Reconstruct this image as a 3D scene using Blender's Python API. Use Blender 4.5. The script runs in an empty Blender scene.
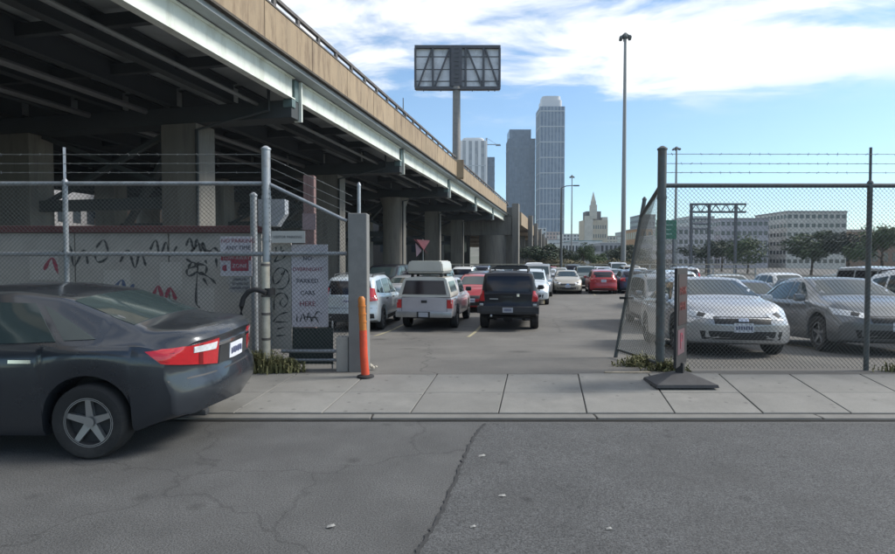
import bpy, bmesh, math, random
import numpy as np
from mathutils import Vector, Matrix
from mathutils.bvhtree import BVHTree

random.seed(7)
rng = np.random.default_rng(7)
SC = bpy.context.scene
COL = SC.collection
R = math.radians

# ------------------------------------------------------------------ camera
CAM_H, F_PX, PITCH = 1.75, 563.0, R(1.73)
cam_d = bpy.data.cameras.new('camera')
cam_d.sensor_width = 36.0
cam_d.lens = 36.0 * F_PX / 895.0
cam_d.clip_start, cam_d.clip_end = 0.05, 6000
cam = bpy.data.objects.new('camera', cam_d)
COL.objects.link(cam)
cam.location = (0, 0, CAM_H)
cam.rotation_euler = (R(90) - PITCH, 0, 0)
SC.camera = cam

# ------------------------------------------------------------------ world, sun, exposure
SUN_AZ, SUN_EL = R(84), R(38)
SC.view_settings.view_transform = 'Standard'
SC.view_settings.look = 'None'
SC.view_settings.gamma = 1.0
SC.view_settings.exposure = 0.62
SC.view_settings.use_curve_mapping = False
world = bpy.data.worlds.new('World')
SC.world = world
world.use_nodes = True
wn, wl = world.node_tree.nodes, world.node_tree.links
wn.clear()
def wnode(t, **kw):
    n = wn.new(t)
    for k, v in kw.items():
        setattr(n, k, v)
    return n
w_out = wnode('ShaderNodeOutputWorld')
w_bg = wnode('ShaderNodeBackground'); w_bg.inputs['Strength'].default_value = 0.12
w_sky = wnode('ShaderNodeTexSky', sky_type='NISHITA', sun_disc=False)
w_sky.sun_elevation, w_sky.sun_rotation = SUN_EL, SUN_AZ
w_sky.air_density, w_sky.dust_density, w_sky.ozone_density = 1.0, 0.35, 2.2
w_tc = wnode('ShaderNodeTexCoord')
w_sep = wnode('ShaderNodeSeparateXYZ')
wl.new(w_tc.outputs['Generated'], w_sep.inputs[0])
def wmath(op, a, b=None, clamp=False):
    n = wnode('ShaderNodeMath', operation=op); n.use_clamp = clamp
    for i, v in enumerate((a, b)):
        if v is None: continue
        if isinstance(v, (int, float)): n.inputs[i].default_value = v
        else: wl.new(v, n.inputs[i])
    return n.outputs[0]
zc = wmath('ADD', wmath('MAXIMUM', w_sep.outputs['Z'], 0.0), 0.10)
cx_ = wmath('DIVIDE', w_sep.outputs['X'], zc)
cy_ = wmath('DIVIDE', w_sep.outputs['Y'], zc)
w_cmb = wnode('ShaderNodeCombineXYZ')
wl.new(wmath('MULTIPLY', cx_, 0.62), w_cmb.inputs[0]); wl.new(cy_, w_cmb.inputs[1])
w_cmb.inputs[2].default_value = 63.9
w_n1 = wnode('ShaderNodeTexNoise'); w_n1.inputs['Scale'].default_value = 0.85
w_n1.inputs['Detail'].default_value = 9; w_n1.inputs['Roughness'].default_value = 0.52
w_n1.inputs['Distortion'].default_value = 0.35
wl.new(w_cmb.outputs[0], w_n1.inputs['Vector'])
w_ramp = wnode('ShaderNodeMapRange', interpolation_type='SMOOTHSTEP')
w_ramp.inputs['From Min'].default_value = 0.45; w_ramp.inputs['From Max'].default_value = 0.56
w_n2 = wnode('ShaderNodeTexNoise'); w_n2.inputs['Scale'].default_value = 3.6
w_n2.inputs['Detail'].default_value = 8; w_n2.inputs['Roughness'].default_value = 0.6; w_n2.inputs['Distortion'].default_value = 0.5
wl.new(w_cmb.outputs[0], w_n2.inputs['Vector'])
c_sum = wmath('ADD', wmath('MULTIPLY', w_n1.outputs['Fac'], 0.68), wmath('MULTIPLY', w_n2.outputs['Fac'], 0.32))
wl.new(c_sum, w_ramp.inputs['Value'])
w_fade = wnode('ShaderNodeMapRange', interpolation_type='SMOOTHSTEP')
w_fade.inputs['From Min'].default_value = 0.215; w_fade.inputs['From Max'].default_value = 0.28
wl.new(w_sep.outputs['Z'], w_fade.inputs['Value'])
c_mask = wmath('MULTIPLY', w_ramp.outputs[0], w_fade.outputs[0], True)
w_mix = wnode('ShaderNodeMix', data_type='RGBA')
wl.new(c_mask, w_mix.inputs['Factor'])
w_gain = wnode('ShaderNodeMix', data_type='RGBA', blend_type='MULTIPLY')
w_gain.inputs['Factor'].default_value = 1.0
wl.new(w_sky.outputs[0], w_gain.inputs['A'])
w_gain.inputs["B"].default_value = (0.90, 1.04, 1.10, 1)
wl.new(w_gain.outputs['Result'], w_mix.inputs['A'])
w_mix.inputs['B'].default_value = (6.6, 6.7, 6.8, 1)
wl.new(w_mix.outputs['Result'], w_bg.inputs['Color'])
wl.new(w_bg.outputs[0], w_out.inputs['Surface'])

sun_d = bpy.data.lights.new('sun', 'SUN')
sun_d.energy = 3.0; sun_d.angle = R(16); sun_d.color = (1.0, 0.95, 0.87)
sun = bpy.data.objects.new('sun', sun_d); COL.objects.link(sun)
sdir = Vector((math.cos(SUN_EL) * math.sin(SUN_AZ), math.cos(SUN_EL) * math.cos(SUN_AZ), math.sin(SUN_EL)))
sun.rotation_euler = sdir.to_track_quat('Z', 'Y').to_euler()
sun.location = (40, -20, 60)

# ------------------------------------------------------------------ helpers
def P(px, py, D):
    """world point on the ray through photograph pixel (px, py) at depth y = D"""
    f = Vector((0, math.cos(PITCH), -math.sin(PITCH))); u = Vector((0, math.sin(PITCH), math.cos(PITCH)))
    r = f + Vector((1, 0, 0)) * ((px - 447.5) / F_PX) + u * ((277 - py) / F_PX)
    return Vector((0, 0, CAM_H)) + r * (D / r.y)

_M = {}
def mat(name, col, rough=0.6, metal=0.0, var=0.12, scale=4.0, bump=0.0, bscale=60.0, coat=0.0, spec=0.5,
        speck=0.0, sscale=300.0, dirt=None, dscale=1.2, damt=0.5, objrand=0.0, emit=0.0, stretch=None, crack=0.0, cscale=0.5, spots=0.0, pscale=7.0):
    """procedural material: two noises on the base colour, optional specks and dirt patches, fine bump"""
    if name in _M: return _M[name]
    m = bpy.data.materials.new(name); m.use_nodes = True
    nt = m.node_tree; N, L = nt.nodes, nt.links
    b = N['Principled BSDF']
    tc = N.new('ShaderNodeTexCoord')
    src = tc.outputs['Object']
    if objrand:
        oi0 = N.new('ShaderNodeObjectInfo'); ml = N.new('ShaderNodeMath'); ml.operation = 'MULTIPLY'; ml.inputs[1].default_value = 61.0
        L.new(oi0.outputs['Random'], ml.inputs[0]); va = N.new('ShaderNodeVectorMath'); va.operation = 'ADD'
        L.new(src, va.inputs[0]); L.new(ml.outputs[0], va.inputs[1]); src = va.outputs[0]
    if stretch:
        mp = N.new('ShaderNodeMapping'); mp.inputs['Scale'].default_value = stretch
        L.new(src, mp.inputs['Vector']); src = mp.outputs[0]
    n1 = N.new('ShaderNodeTexNoise'); n1.inputs['Scale'].default_value = scale; n1.inputs['Detail'].default_value = 6
    n1.inputs['Roughness'].default_value = 0.62
    L.new(src, n1.inputs['Vector'])
    mr = N.new('ShaderNodeMapRange'); mr.inputs['From Min'].default_value = 0.3; mr.inputs['From Max'].default_value = 0.7
    mr.inputs['To Min'].default_value = 1 - var; mr.inputs['To Max'].default_value = 1 + var
    L.new(n1.outputs['Fac'], mr.inputs['Value'])
    fac = mr.outputs[0]
    if objrand:
        oi = N.new('ShaderNodeObjectInfo')
        m2 = N.new('ShaderNodeMapRange'); m2.inputs['To Min'].default_value = 1 - objrand; m2.inputs['To Max'].default_value = 1 + objrand
        L.new(oi.outputs['Random'], m2.inputs['Value'])
        mm = N.new('ShaderNodeMath'); mm.operation = 'MULTIPLY'
        L.new(fac, mm.inputs[0]); L.new(m2.outputs[0], mm.inputs[1]); fac = mm.outputs[0]
    if speck:
        n3 = N.new('ShaderNodeTexNoise'); n3.inputs['Scale'].default_value = sscale; n3.inputs['Detail'].default_value = 2
        L.new(tc.outputs['Object'], n3.inputs['Vector'])
        m3 = N.new('ShaderNodeMapRange'); m3.inputs['From Min'].default_value = 0.3; m3.inputs['From Max'].default_value = 0.7
        m3.inputs['To Min'].default_value = 1 - speck; m3.inputs['To Max'].default_value = 1 + speck
        L.new(n3.outputs['Fac'], m3.inputs['Value'])
        mm = N.new('ShaderNodeMath'); mm.operation = 'MULTIPLY'
        L.new(fac, mm.inputs[0]); L.new(m3.outputs[0], mm.inputs[1]); fac = mm.outputs[0]
    mx = N.new('ShaderNodeMix'); mx.data_type = 'RGBA'; mx.blend_type = 'MULTIPLY'; mx.inputs['Factor'].default_value = 1
    mx.inputs['A'].default_value = (*col, 1)
    cb = N.new('ShaderNodeCombineColor')
    for k in range(3): L.new(fac, cb.inputs[k])
    L.new(cb.outputs[0], mx.inputs['B'])
    cout = mx.outputs['Result']
    if dirt:
        n4 = N.new('ShaderNodeTexNoise'); n4.inputs['Scale'].default_value = dscale; n4.inputs['Detail'].default_value = 7
        n4.inputs['Roughness'].default_value = 0.7
        L.new(src, n4.inputs['Vector'])
        m4 = N.new('ShaderNodeMapRange'); m4.inputs['From Min'].default_value = 0.48; m4.inputs['From Max'].default_value = 0.68
        m4.inputs['To Max'].default_value = damt
        L.new(n4.outputs['Fac'], m4.inputs['Value'])
        m5 = N.new('ShaderNodeMix'); m5.data_type = 'RGBA'
        L.new(m4.outputs[0], m5.inputs['Factor']); L.new(cout, m5.inputs['A']); m5.inputs['B'].default_value = (*dirt, 1)
        cout = m5.outputs['Result']
    def darken(sock, to_min, c_from, lo, hi):
        m6 = N.new('ShaderNodeMapRange'); m6.inputs['From Min'].default_value = lo; m6.inputs['From Max'].default_value = hi
        m6.inputs['To Min'].default_value = to_min; m6.inputs['To Max'].default_value = 1.0
        L.new(sock, m6.inputs['Value'])
        c6 = N.new('ShaderNodeCombineColor')
        for k in range(3): L.new(m6.outputs[0], c6.inputs[k])
        x6 = N.new('ShaderNodeMix'); x6.data_type = 'RGBA'; x6.blend_type = 'MULTIPLY'; x6.inputs['Factor'].default_value = 1
        L.new(c_from, x6.inputs['A']); L.new(c6.outputs[0], x6.inputs['B']); return x6.outputs['Result']
    if crack:
        wv = N.new('ShaderNodeTexNoise'); wv.inputs['Scale'].default_value = 2.5; wv.inputs['Detail'].default_value = 5; L.new(src, wv.inputs['Vector'])
        sc_ = N.new('ShaderNodeVectorMath'); sc_.operation = 'SCALE'; sc_.inputs['Scale'].default_value = 0.55; L.new(wv.outputs['Color'], sc_.inputs[0])
        ad = N.new('ShaderNodeVectorMath'); ad.operation = 'ADD'; L.new(src, ad.inputs[0]); L.new(sc_.outputs[0], ad.inputs[1])
        vo = N.new('ShaderNodeTexVoronoi'); vo.feature = 'DISTANCE_TO_EDGE'; vo.inputs['Scale'].default_value = cscale; L.new(ad.outputs[0], vo.inputs['Vector'])
        cout = darken(vo.outputs['Distance'], 1 - crack, cout, 0.0, 0.006 * max(1, cscale / .5))
    if spots:
        vs_ = N.new('ShaderNodeTexVoronoi'); vs_.inputs['Scale'].default_value = pscale; vs_.inputs['Randomness'].default_value = 1.0; L.new(src, vs_.inputs['Vector'])
        cout = darken(vs_.outputs['Distance'], 1 - spots, cout, 0.05, 0.16)
    L.new(cout, b.inputs['Base Color'])
    mrr = N.new('ShaderNodeMapRange'); mrr.inputs['To Min'].default_value = max(0.02, rough * 0.85); mrr.inputs['To Max'].default_value = min(1, rough * 1.15)
    L.new(n1.outputs['Fac'], mrr.inputs['Value']); L.new(mrr.outputs[0], b.inputs['Roughness'])
    b.inputs['Metallic'].default_value = metal
    b.inputs['Specular IOR Level'].default_value = spec
    b.inputs['Coat Weight'].default_value = coat
    b.inputs['Coat Roughness'].default_value = 0.08
    if bump:
        n2 = N.new('ShaderNodeTexNoise'); n2.inputs['Scale'].default_value = bscale; n2.inputs['Detail'].default_value = 4
        L.new(tc.outputs['Object'], n2.inputs['Vector'])
        bp = N.new('ShaderNodeBump'); bp.inputs['Strength'].default_value = bump; bp.inputs['Distance'].default_value = 0.01
        L.new(n2.outputs['Fac'], bp.inputs['Height']); L.new(bp.outputs[0], b.inputs['Normal'])
    if emit:
        b.inputs['Emission Color'].default_value = (*col, 1); b.inputs['Emission Strength'].default_value = emit
    _M[name] = m
    return m

class MB:
    """collects shapes in one bmesh; build() links them as ONE mesh object"""
    def __init__(s): s.bm = bmesh.new()
    def box(s, x0, x1, y0, y1, z0, z1, bevel=0.0, mtx=None):
        t = bmesh.new()
        bmesh.ops.create_cube(t, size=1.0, matrix=Matrix.Translation(((x0+x1)/2, (y0+y1)/2, (z0+z1)/2)) @ Matrix.Diagonal((abs(x1-x0), abs(y1-y0), abs(z1-z0), 1)))
        if bevel: bmesh.ops.bevel(t, geom=t.edges[:], offset=bevel, segments=2, profile=0.6, affect='EDGES')
        if mtx: t.transform(mtx)
        s.join(t); return s
    def join(s, t):
        vm = {}
        for v in t.verts: vm[v] = s.bm.verts.new(v.co)
        for f in t.faces:
            try: s.bm.faces.new([vm[v] for v in f.verts])
            except ValueError: pass
        t.free()
    def faces(s, vs, fs):
        bv = [s.bm.verts.new(v) for v in vs]
        for f in fs:
            try: s.bm.faces.new([bv[i] for i in f])
            except ValueError: pass
        return s
    def bar(s, a, b, w, d=None, up=(0, 0, 1)):
        """rectangular bar from a to b, w wide, d deep"""
        a, b = Vector(a), Vector(b); d = d or w
        t = (b - a).normalized(); sd = t.cross(Vector(up))
        if sd.length < 1e-4: sd = t.cross(Vector((1, 0, 0)))
        sd.normalize(); u = sd.cross(t)
        vs = [p + sd * (i * w / 2) + u * (j * d / 2) for p in (a, b) for i, j in ((-1, -1), (1, -1), (1, 1), (-1, 1))]
        return s.faces(vs, [(3, 2, 1, 0), (4, 5, 6, 7), (0, 1, 5, 4), (1, 2, 6, 5), (2, 3, 7, 6), (3, 0, 4, 7)])
    def tube(s, pts, r, n=8, cap=True):
        pts = [Vector(p) for p in pts]; rr = r if isinstance(r, (list, tuple)) else [r] * len(pts)
        rings = []; up = Vector((0, 0, 1))
        for i, p in enumerate(pts):
            t = (pts[min(i+1, len(pts)-1)] - pts[max(i-1, 0)]).normalized()
            sd = t.cross(up)
            if sd.length < 1e-3: sd = t.cross(Vector((0, 1, 0)))
            sd.normalize(); u = sd.cross(t)
            rings.append([s.bm.verts.new(p + (sd * math.cos(2*math.pi*k/n) + u * math.sin(2*math.pi*k/n)) * rr[i]) for k in range(n)])
        for i in range(len(rings)-1):
            for k in range(n):
                s.bm.faces.new((rings[i][k], rings[i][(k+1) % n], rings[i+1][(k+1) % n], rings[i+1][k]))
        if cap:
            s.bm.faces.new(rings[0][::-1]); s.bm.faces.new(rings[-1])
        return s
    def prism(s, poly, axis, a, b):
        """2D polygon extruded along an axis from a to b"""
        def v(p, t):
            return {'x': (t, p[0], p[1]), 'y': (p[0], t, p[1]), 'z': (p[0], p[1], t)}[axis]
        n = len(poly)
        return s.faces([v(p, a) for p in poly] + [v(p, b) for p in poly],
                       [tuple(range(n))[::-1], tuple(range(n, 2*n))] + [(i, (i+1) % n, n+(i+1) % n, n+i) for i in range(n)])
    def mesh(s, name, m, smooth=False, recalc=True):
        if recalc: bmesh.ops.recalc_face_normals(s.bm, faces=s.bm.faces[:])
        me = bpy.data.meshes.new(name); s.bm.to_mesh(me); s.bm.free()
        if m: me.materials.append(m)
        if smooth: soft(me, smooth if smooth is not True else 40)
        return me
    def build(s, name, m, parent=None, smooth=False, origin=None):
        """origin: world coordinates were used; shift them into the parent's frame"""
        if origin is not None: s.bm.transform(origin.inverted())
        return link(name, s.mesh(name, m, smooth), parent)

def soft(me, ang=40):
    for p in me.polygons: p.use_smooth = True
    me.set_sharp_from_angle(angle=R(ang))
def link(name, me, parent=None, loc=None, rot=None):
    o = bpy.data.objects.new(name, me); COL.objects.link(o)
    if parent: o.parent = parent
    if loc is not None: o.location = loc
    if rot is not None: o.rotation_euler = rot
    return o
def tag(o, label, cat, group=None):
    o['label'] = label; o['category'] = cat
    if group: o['group'] = group
    return o
def thing(name, label, cat, loc=(0, 0, 0), rotz=0.0, group=None):
    o = link(name, None, None, loc, (0, 0, rotz))
    return tag(o, label, cat, group)
def frame_of(loc, rotz=0.0): return Matrix.Translation(loc) @ Matrix.Rotation(rotz, 4, 'Z')
def structure(o): o['kind'] = 'structure'; return o
def text_mesh(txt, size, m, depth=0.002, align='CENTER'):
    cu = bpy.data.curves.new('lettering', 'FONT'); cu.body = txt; cu.size = size; cu.align_x = align; cu.align_y = 'CENTER'
    cu.extrude = depth; cu.resolution_u = 2
    o = bpy.data.objects.new('lettering', cu); COL.objects.link(o)
    bpy.context.view_layer.update()
    me = bpy.data.meshes.new_from_object(o.evaluated_get(bpy.context.evaluated_depsgraph_get()))
    bpy.data.objects.remove(o); bpy.data.curves.remove(cu)
    me.materials.clear(); me.materials.append(m)
    return me

# ------------------------------------------------------------------ materials
m_street = mat('street_asphalt', (0.089, 0.090, 0.0905), 0.9, var=0.2, scale=1.6, bump=0.6, bscale=220, speck=0.6, sscale=95, dirt=(0.06, 0.06, 0.06), dscale=0.5, damt=0.45, crack=.3, cscale=.33, spots=.3, pscale=1.9)
m_street2 = mat('street_overlay_asphalt', (0.079, 0.081, 0.0835), 0.9, var=0.2, scale=1.8, bump=0.6, bscale=220, speck=0.65, sscale=95, dirt=(0.055, 0.055, 0.055), dscale=0.7, damt=0.45, spots=.35, pscale=2.3)
m_lot = mat('lot_asphalt', (0.135, 0.129, 0.119), 0.92, var=0.18, scale=0.8, bump=0.4, bscale=160, speck=0.25, sscale=90, dirt=(0.082, 0.079, 0.074), dscale=0.28, damt=0.7, crack=.4, cscale=.22, spots=.45, pscale=.55)
m_walk = mat('sidewalk_concrete', (0.205, 0.202, 0.19), 0.88, var=0.10, scale=2.2, bump=0.3, bscale=260, speck=0.16, sscale=160, dirt=(0.15, 0.148, 0.14), dscale=1.6, damt=0.6, objrand=0.09, spots=.4, pscale=5.0)
m_joint = mat('joint_dirt', (0.05, 0.048, 0.044), 0.95, var=0.3, scale=6)
m_conc = mat('viaduct_concrete', (0.165, 0.155, 0.138), 0.85, var=0.14, scale=0.7, bump=0.3, bscale=30, dirt=(0.085, 0.078, 0.07), dscale=0.9, damt=0.8, stretch=(2, 2, 0.25))
m_fascia = mat('parapet_concrete', (0.31, 0.238, 0.158), 0.85, var=0.15, scale=1.1, bump=0.3, bscale=30, dirt=(0.13, 0.088, 0.058), dscale=1.5, damt=0.85, objrand=0.08, stretch=(1, 1.6, 0.3))
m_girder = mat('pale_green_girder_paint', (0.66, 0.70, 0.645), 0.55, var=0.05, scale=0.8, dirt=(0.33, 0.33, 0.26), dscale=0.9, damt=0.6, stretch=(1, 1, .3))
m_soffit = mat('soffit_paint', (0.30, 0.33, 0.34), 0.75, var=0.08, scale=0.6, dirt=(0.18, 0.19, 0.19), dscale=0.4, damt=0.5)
m_under = mat('shaded_underdeck_paint', (0.045, 0.052, 0.056), 0.8, var=0.15, scale=0.6)  # shade under the deck is put into this near-black base colour
m_rail = mat('rusty_rail_steel', (0.12, 0.11, 0.105), 0.7, 0.3, var=0.25, scale=3)
m_galv = mat('galvanised_steel', (0.34, 0.36, 0.38), 0.5, 0.55, var=0.18, scale=9, dirt=(0.2, 0.17, 0.14), dscale=4, damt=0.4)
m_galvd = mat('weathered_galvanised_steel', (0.105, 0.12, 0.125), 0.6, 0.4, var=0.2, scale=9, dirt=(0.11, 0.08, 0.06), dscale=5, damt=0.5)
m_wire = mat('fence_wire', (0.30, 0.31, 0.32), 0.5, 0.5, var=0.1)
m_wired = mat('dark_fence_wire', (0.13, 0.14, 0.14), 0.55, 0.4, var=0.1)
m_black = mat('black_rubber', (0.022, 0.022, 0.024), 0.75, var=0.2, scale=12, bump=0.1, bscale=80)
m_tyre = mat('tyre_rubber', (0.02, 0.02, 0.021), 0.85, var=0.2, scale=14, dirt=(0.07, 0.065, 0.06), dscale=5, damt=0.4)
m_rim = mat('alloy_rim', (0.42, 0.43, 0.44), 0.35, 0.8, var=0.1)
m_trim = mat('black_plastic_trim', (0.025, 0.026, 0.028), 0.6, var=0.15)
m_glass = mat('car_glass', (0.03, 0.045, 0.048), 0.06, var=0.05, spec=0.45, coat=0.0)
m_tint = mat('tinted_car_glass', (0.012, 0.010, 0.014), 0.10, var=0.05, spec=0.5)
m_tail = mat('tail_lamp_red', (0.42, 0.012, 0.018), 0.15, var=0.15, scale=20, coat=1.0)
m_head = mat('head_lamp_glass', (0.62, 0.64, 0.66), 0.12, var=0.2, scale=25, coat=1.0)
m_chrome = mat('chrome', (0.75, 0.76, 0.78), 0.12, 1.0, var=0.03)
m_plate = mat('plate_white', (0.62, 0.64, 0.70), 0.5, var=0.06)
m_plated = mat('plate_print_blue', (0.09, 0.10, 0.18), 0.5, var=0.05)
m_yellow = mat('worn_yellow_paint', (0.36, 0.32, 0.20), 0.85, var=0.25, scale=7, dirt=(0.15, 0.145, 0.13), dscale=6, damt=0.8)
m_wall = mat('graffiti_wall_concrete', (0.32, 0.31, 0.285), 0.9, var=0.12, scale=1.5, bump=0.3, bscale=50, dirt=(0.2, 0.19, 0.17), dscale=1.3, damt=0.5)
m_redcap = mat('dark_red_cap', (0.075, 0.018, 0.02), 0.7, var=0.2, scale=5)
m_graf = mat('black_spray_paint', (0.035, 0.038, 0.04), 0.8, var=0.2, scale=12)
m_signw = mat('faded_white_sign', (0.50, 0.48, 0.52), 0.6, var=0.07, scale=4, dirt=(0.34, 0.33, 0.35), dscale=3, damt=0.5)
m_signt = mat('sign_text_dark', (0.06, 0.055, 0.08), 0.7, var=0.1)
m_signr = mat('sign_text_red', (0.23, 0.035, 0.06), 0.7, var=0.12)
m_signbr = mat('sign_red_panel', (0.30, 0.03, 0.06), 0.6, var=0.1, dirt=(0.3, 0.12, 0.14), dscale=5, damt=0.4)
m_leaf = mat('leaf_green', (0.045, 0.075, 0.025), 0.7, var=0.45, scale=1.5, objrand=0.2)
m_leafd = mat('leaf_dark', (0.022, 0.038, 0.018), 0.7, var=0.45, scale=0.6, objrand=0.25)
m_weed = mat('weed_green', (0.17, 0.165, 0.075), 0.75, var=0.45, scale=14)
m_bark = mat('bark', (0.09, 0.07, 0.052), 0.9, var=0.3, scale=9, bump=0.4, bscale=25)

# ------------------------------------------------------------------ the setting
def zwalk(y): return 0.026 + (y - 6.1) * (0.15 - 0.026) / 1.8
def zlot(y):
    if y <= 7.9: return 0.15
    if y >= 17.0: return -0.40
    t = (y - 7.9) / 9.1
    return 0.15 - 0.55 * (0.35 * t + 0.65 * t * t * (3 - 2 * t))

def sheet(name, xs, ys, zf, m, parent=None):
    mb = MB(); vs = [(x, y, zf(x, y)) for y in ys for x in xs]; n = len(xs)
    fs = [(j*n+i, j*n+i+1, (j+1)*n+i+1, (j+1)*n+i) for j in range(len(ys)-1) for i in range(n-1)]
    return mb.faces(vs, fs).build(name, m, parent, smooth=True)

m_ground = mat('far_ground', (0.16, 0.15, 0.13), 0.95, var=0.25, scale=0.02)
structure(sheet('ground', list(np.linspace(-2500, 2500, 21)), list(np.linspace(-200, 4000, 31)), lambda x, y: -1.2, m_ground))
structure(sheet('street', [-90, -40, -12, 0, 12, 40, 90], [-30, -10, 0, 3, 6.13], lambda x, y: 0.0, m_street))
lot_ys = [7.86] + list(np.linspace(8.0, 17.2, 24)) + [20, 26, 34, 50, 80, 120, 170]
structure(sheet('parking_lot', [-90, -60, -30, -12, -4, 0, 4, 12, 30, 60, 90], lot_ys, lambda x, y: zlot(y), m_lot))

# resurfaced half of the street: a thin overlay whose ragged edge is the seam in the photograph
seam = [P(482, 426, 6.02), P(474, 440, 1), P(463, 460, 1), P(457, 476, 1), P(450, 492, 1), P(441, 516, 1), P(428, 540, 1), P(415, 560, 1), P(395, 600, 1)]
def ground_pt(px, py, z=0.0):
    p = P(px, py, 1.0) - Vector((0, 0, CAM_H)); return Vector((0, 0, CAM_H)) + p * ((CAM_H - z) / -p.z)
seam = [ground_pt(a, b) for a, b in ((486, 424), (480, 430), (473, 441), (466, 454), (461, 468), (456, 482), (449, 497), (443, 511), (434, 527), (424, 545), (412, 562), (396, 588))]
sp = []
for a, b in zip(seam[:-1], seam[1:]):
    for k in range(6):
        p = a.lerp(b, k / 6); sp.append((p.x + random.uniform(-.012, .012), p.y))
mb = MB(); top = [(x, y, 0.006) for x, y in sp]; n = len(top)
vs = top + [(x - 0.014, y, 0.0005) for x, y in sp] + [(45, y, 0.006) for x, y in sp]
fs = [(i, i+1, n+i+1, n+i) for i in range(n-1)] + [(i+1, i, 2*n+i, 2*n+i+1) for i in range(n-1)]
o = structure(mb.faces(vs, fs).build('street_resurfacing', m_street2))
mb = MB()
for i in range(n-1):
    w0, w1 = (0.004 + 0.010 * abs(math.sin(k * 1.7)) for k in (i, i+1))
    mb.faces([(sp[i][0]-w0-.006, sp[i][1], .0085), (sp[i][0]+w0, sp[i][1], .0085), (sp[i+1][0]+w1, sp[i+1][1], .0085), (sp[i+1][0]-w1-.006, sp[i+1][1], .0085)], [(0, 1, 2, 3)])
structure(mb.build('street_seam', mat('tar_seam', (0.035, 0.035, 0.036), 0.8, var=0.3, scale=20)))

# sidewalk: bed, kerb stones and flags, each flag a slab of its own; joints run with the lot's axis
SK = 0.17                                    # dx/dy of the joints
walk = structure(sheet('sidewalk', [-26, -10, 0, 10, 26], [6.13, 7.9], lambda x, y: zwalk(y) - 0.014, m_joint))
XB = [(-0.14 + 0.99 * k) for k in range(-9, 11)]    # joint x at the back edge
def slab(y0, y1, w0, w1):
    t = bmesh.new(); g = 0.007
    q = [(g + SK*(y0-7.9), y0+.004), (w0-g + SK*(y0-7.9), y0+.004), (w1-g + SK*(y1-7.9), y1-.004), (g + SK*(y1-7.9), y1-.004)]
    vs = [t.verts.new((x, y, zwalk(y) - 0.07)) for x, y in q] + [t.verts.new((x, y, zwalk(y))) for x, y in q]
    for f in ((3, 2, 1, 0), (4, 5, 6, 7), (0, 1, 5, 4), (1, 2, 6, 5), (2, 3, 7, 6), (3, 0, 4, 7)): t.faces.new([vs[i] for i in f])
    bmesh.ops.bevel(t, geom=[e for e in t.edges if all(v.co.z > zwalk(v.co.y) - .01 for v in e.verts)], offset=0.005, segments=1, affect='EDGES')
    me = bpy.data.meshes.new('paving_slab'); t.to_mesh(me); t.free(); me.materials.append(m_walk); return me
rows = [(6.27, 7.02), (7.02, 7.9)]
for y0, y1 in rows:
    me = slab(y0, y1, 0.99, 0.99)
    for xb in XB:
        link('paving_slab', me, walk, (xb, 0, random.uniform(-.0015, .0025)))
t = MB(); t.box(-1.225, 1.225, 6.10, 6.262, -0.1, 0.026, bevel=0.012)
kme = t.mesh('kerb_stone', mat('kerb_concrete', (0.175, 0.172, 0.162), 0.88, var=0.13, scale=3, bump=0.3, bscale=200, dirt=(0.12, 0.115, 0.11), dscale=2, damt=0.5, objrand=0.06))
for k in range(-7, 8): link('kerb_stone', kme, walk, (0.4 + 2.47 * k, 0, random.uniform(-.003, .003)))

structure(sheet('gutter_strip', [-26, 26], [6.05, 6.128], lambda x, y: 0.009, mat('gutter_strip', (.028, .027, .025), .95, var=.4, scale=5)))  # thin dark strip along the foot of the kerb
AX = Vector((0.163, 0.9866, 0)); SIDE = Vector((0.9866, -0.163, 0)); YAW_AWAY = math.atan2(AX.y, AX.x)
# worn yellow stall lines
lines = structure(link('stall_markings', None))
for x, y, ln in ((0.55, 15.0, 5.2), (-2.0, 15.4, 5.2), (-4.6, 15.8, 5.0), (4.75, 27.4, 3.4), (6.2, 33.4, 3.6), (9.0, 34.2, 4), (11.3, 34.4, 4), (9.1, 18, 4.5), (9.5, 21, 4.5), (4.6, 11.2, 3.2), (7.4, 11.2, 3.2)):
    mb = MB(); hw = 0.045; a = Vector((x, y, 0)); N_ = 8
    vs = []
    for k in range(N_ + 1):
        c = a + AX * (ln * k / N_)
        for sgn in (-1, 1):
            p = c + SIDE * hw * sgn; vs.append((p.x, p.y, zlot(p.y) + 0.006))
    mb.faces(vs, [(2*k, 2*k+1, 2*k+3, 2*k+2) for k in range(N_)]).build('stall_line', m_yellow, lines)
# ------------------------------------------------------------------ cars
def prof(pts, xs, sm=0.05):
    """piecewise-linear profile, slightly smoothed"""
    x0, x1 = pts[0][0], pts[-1][0]; d = 0.01
    g = np.arange(x0 - 0.5, x1 + 0.5, d); v = np.interp(g, [p[0] for p in pts], [p[1] for p in pts])
    k = int(max(1, sm / d)); ker = np.exp(-0.5 * (np.arange(-3*k, 3*k+1) / k) ** 2); ker /= ker.sum()
    return np.interp(xs, g, np.convolve(np.pad(v, 3*k, 'edge'), ker, 'valid'))

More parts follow.
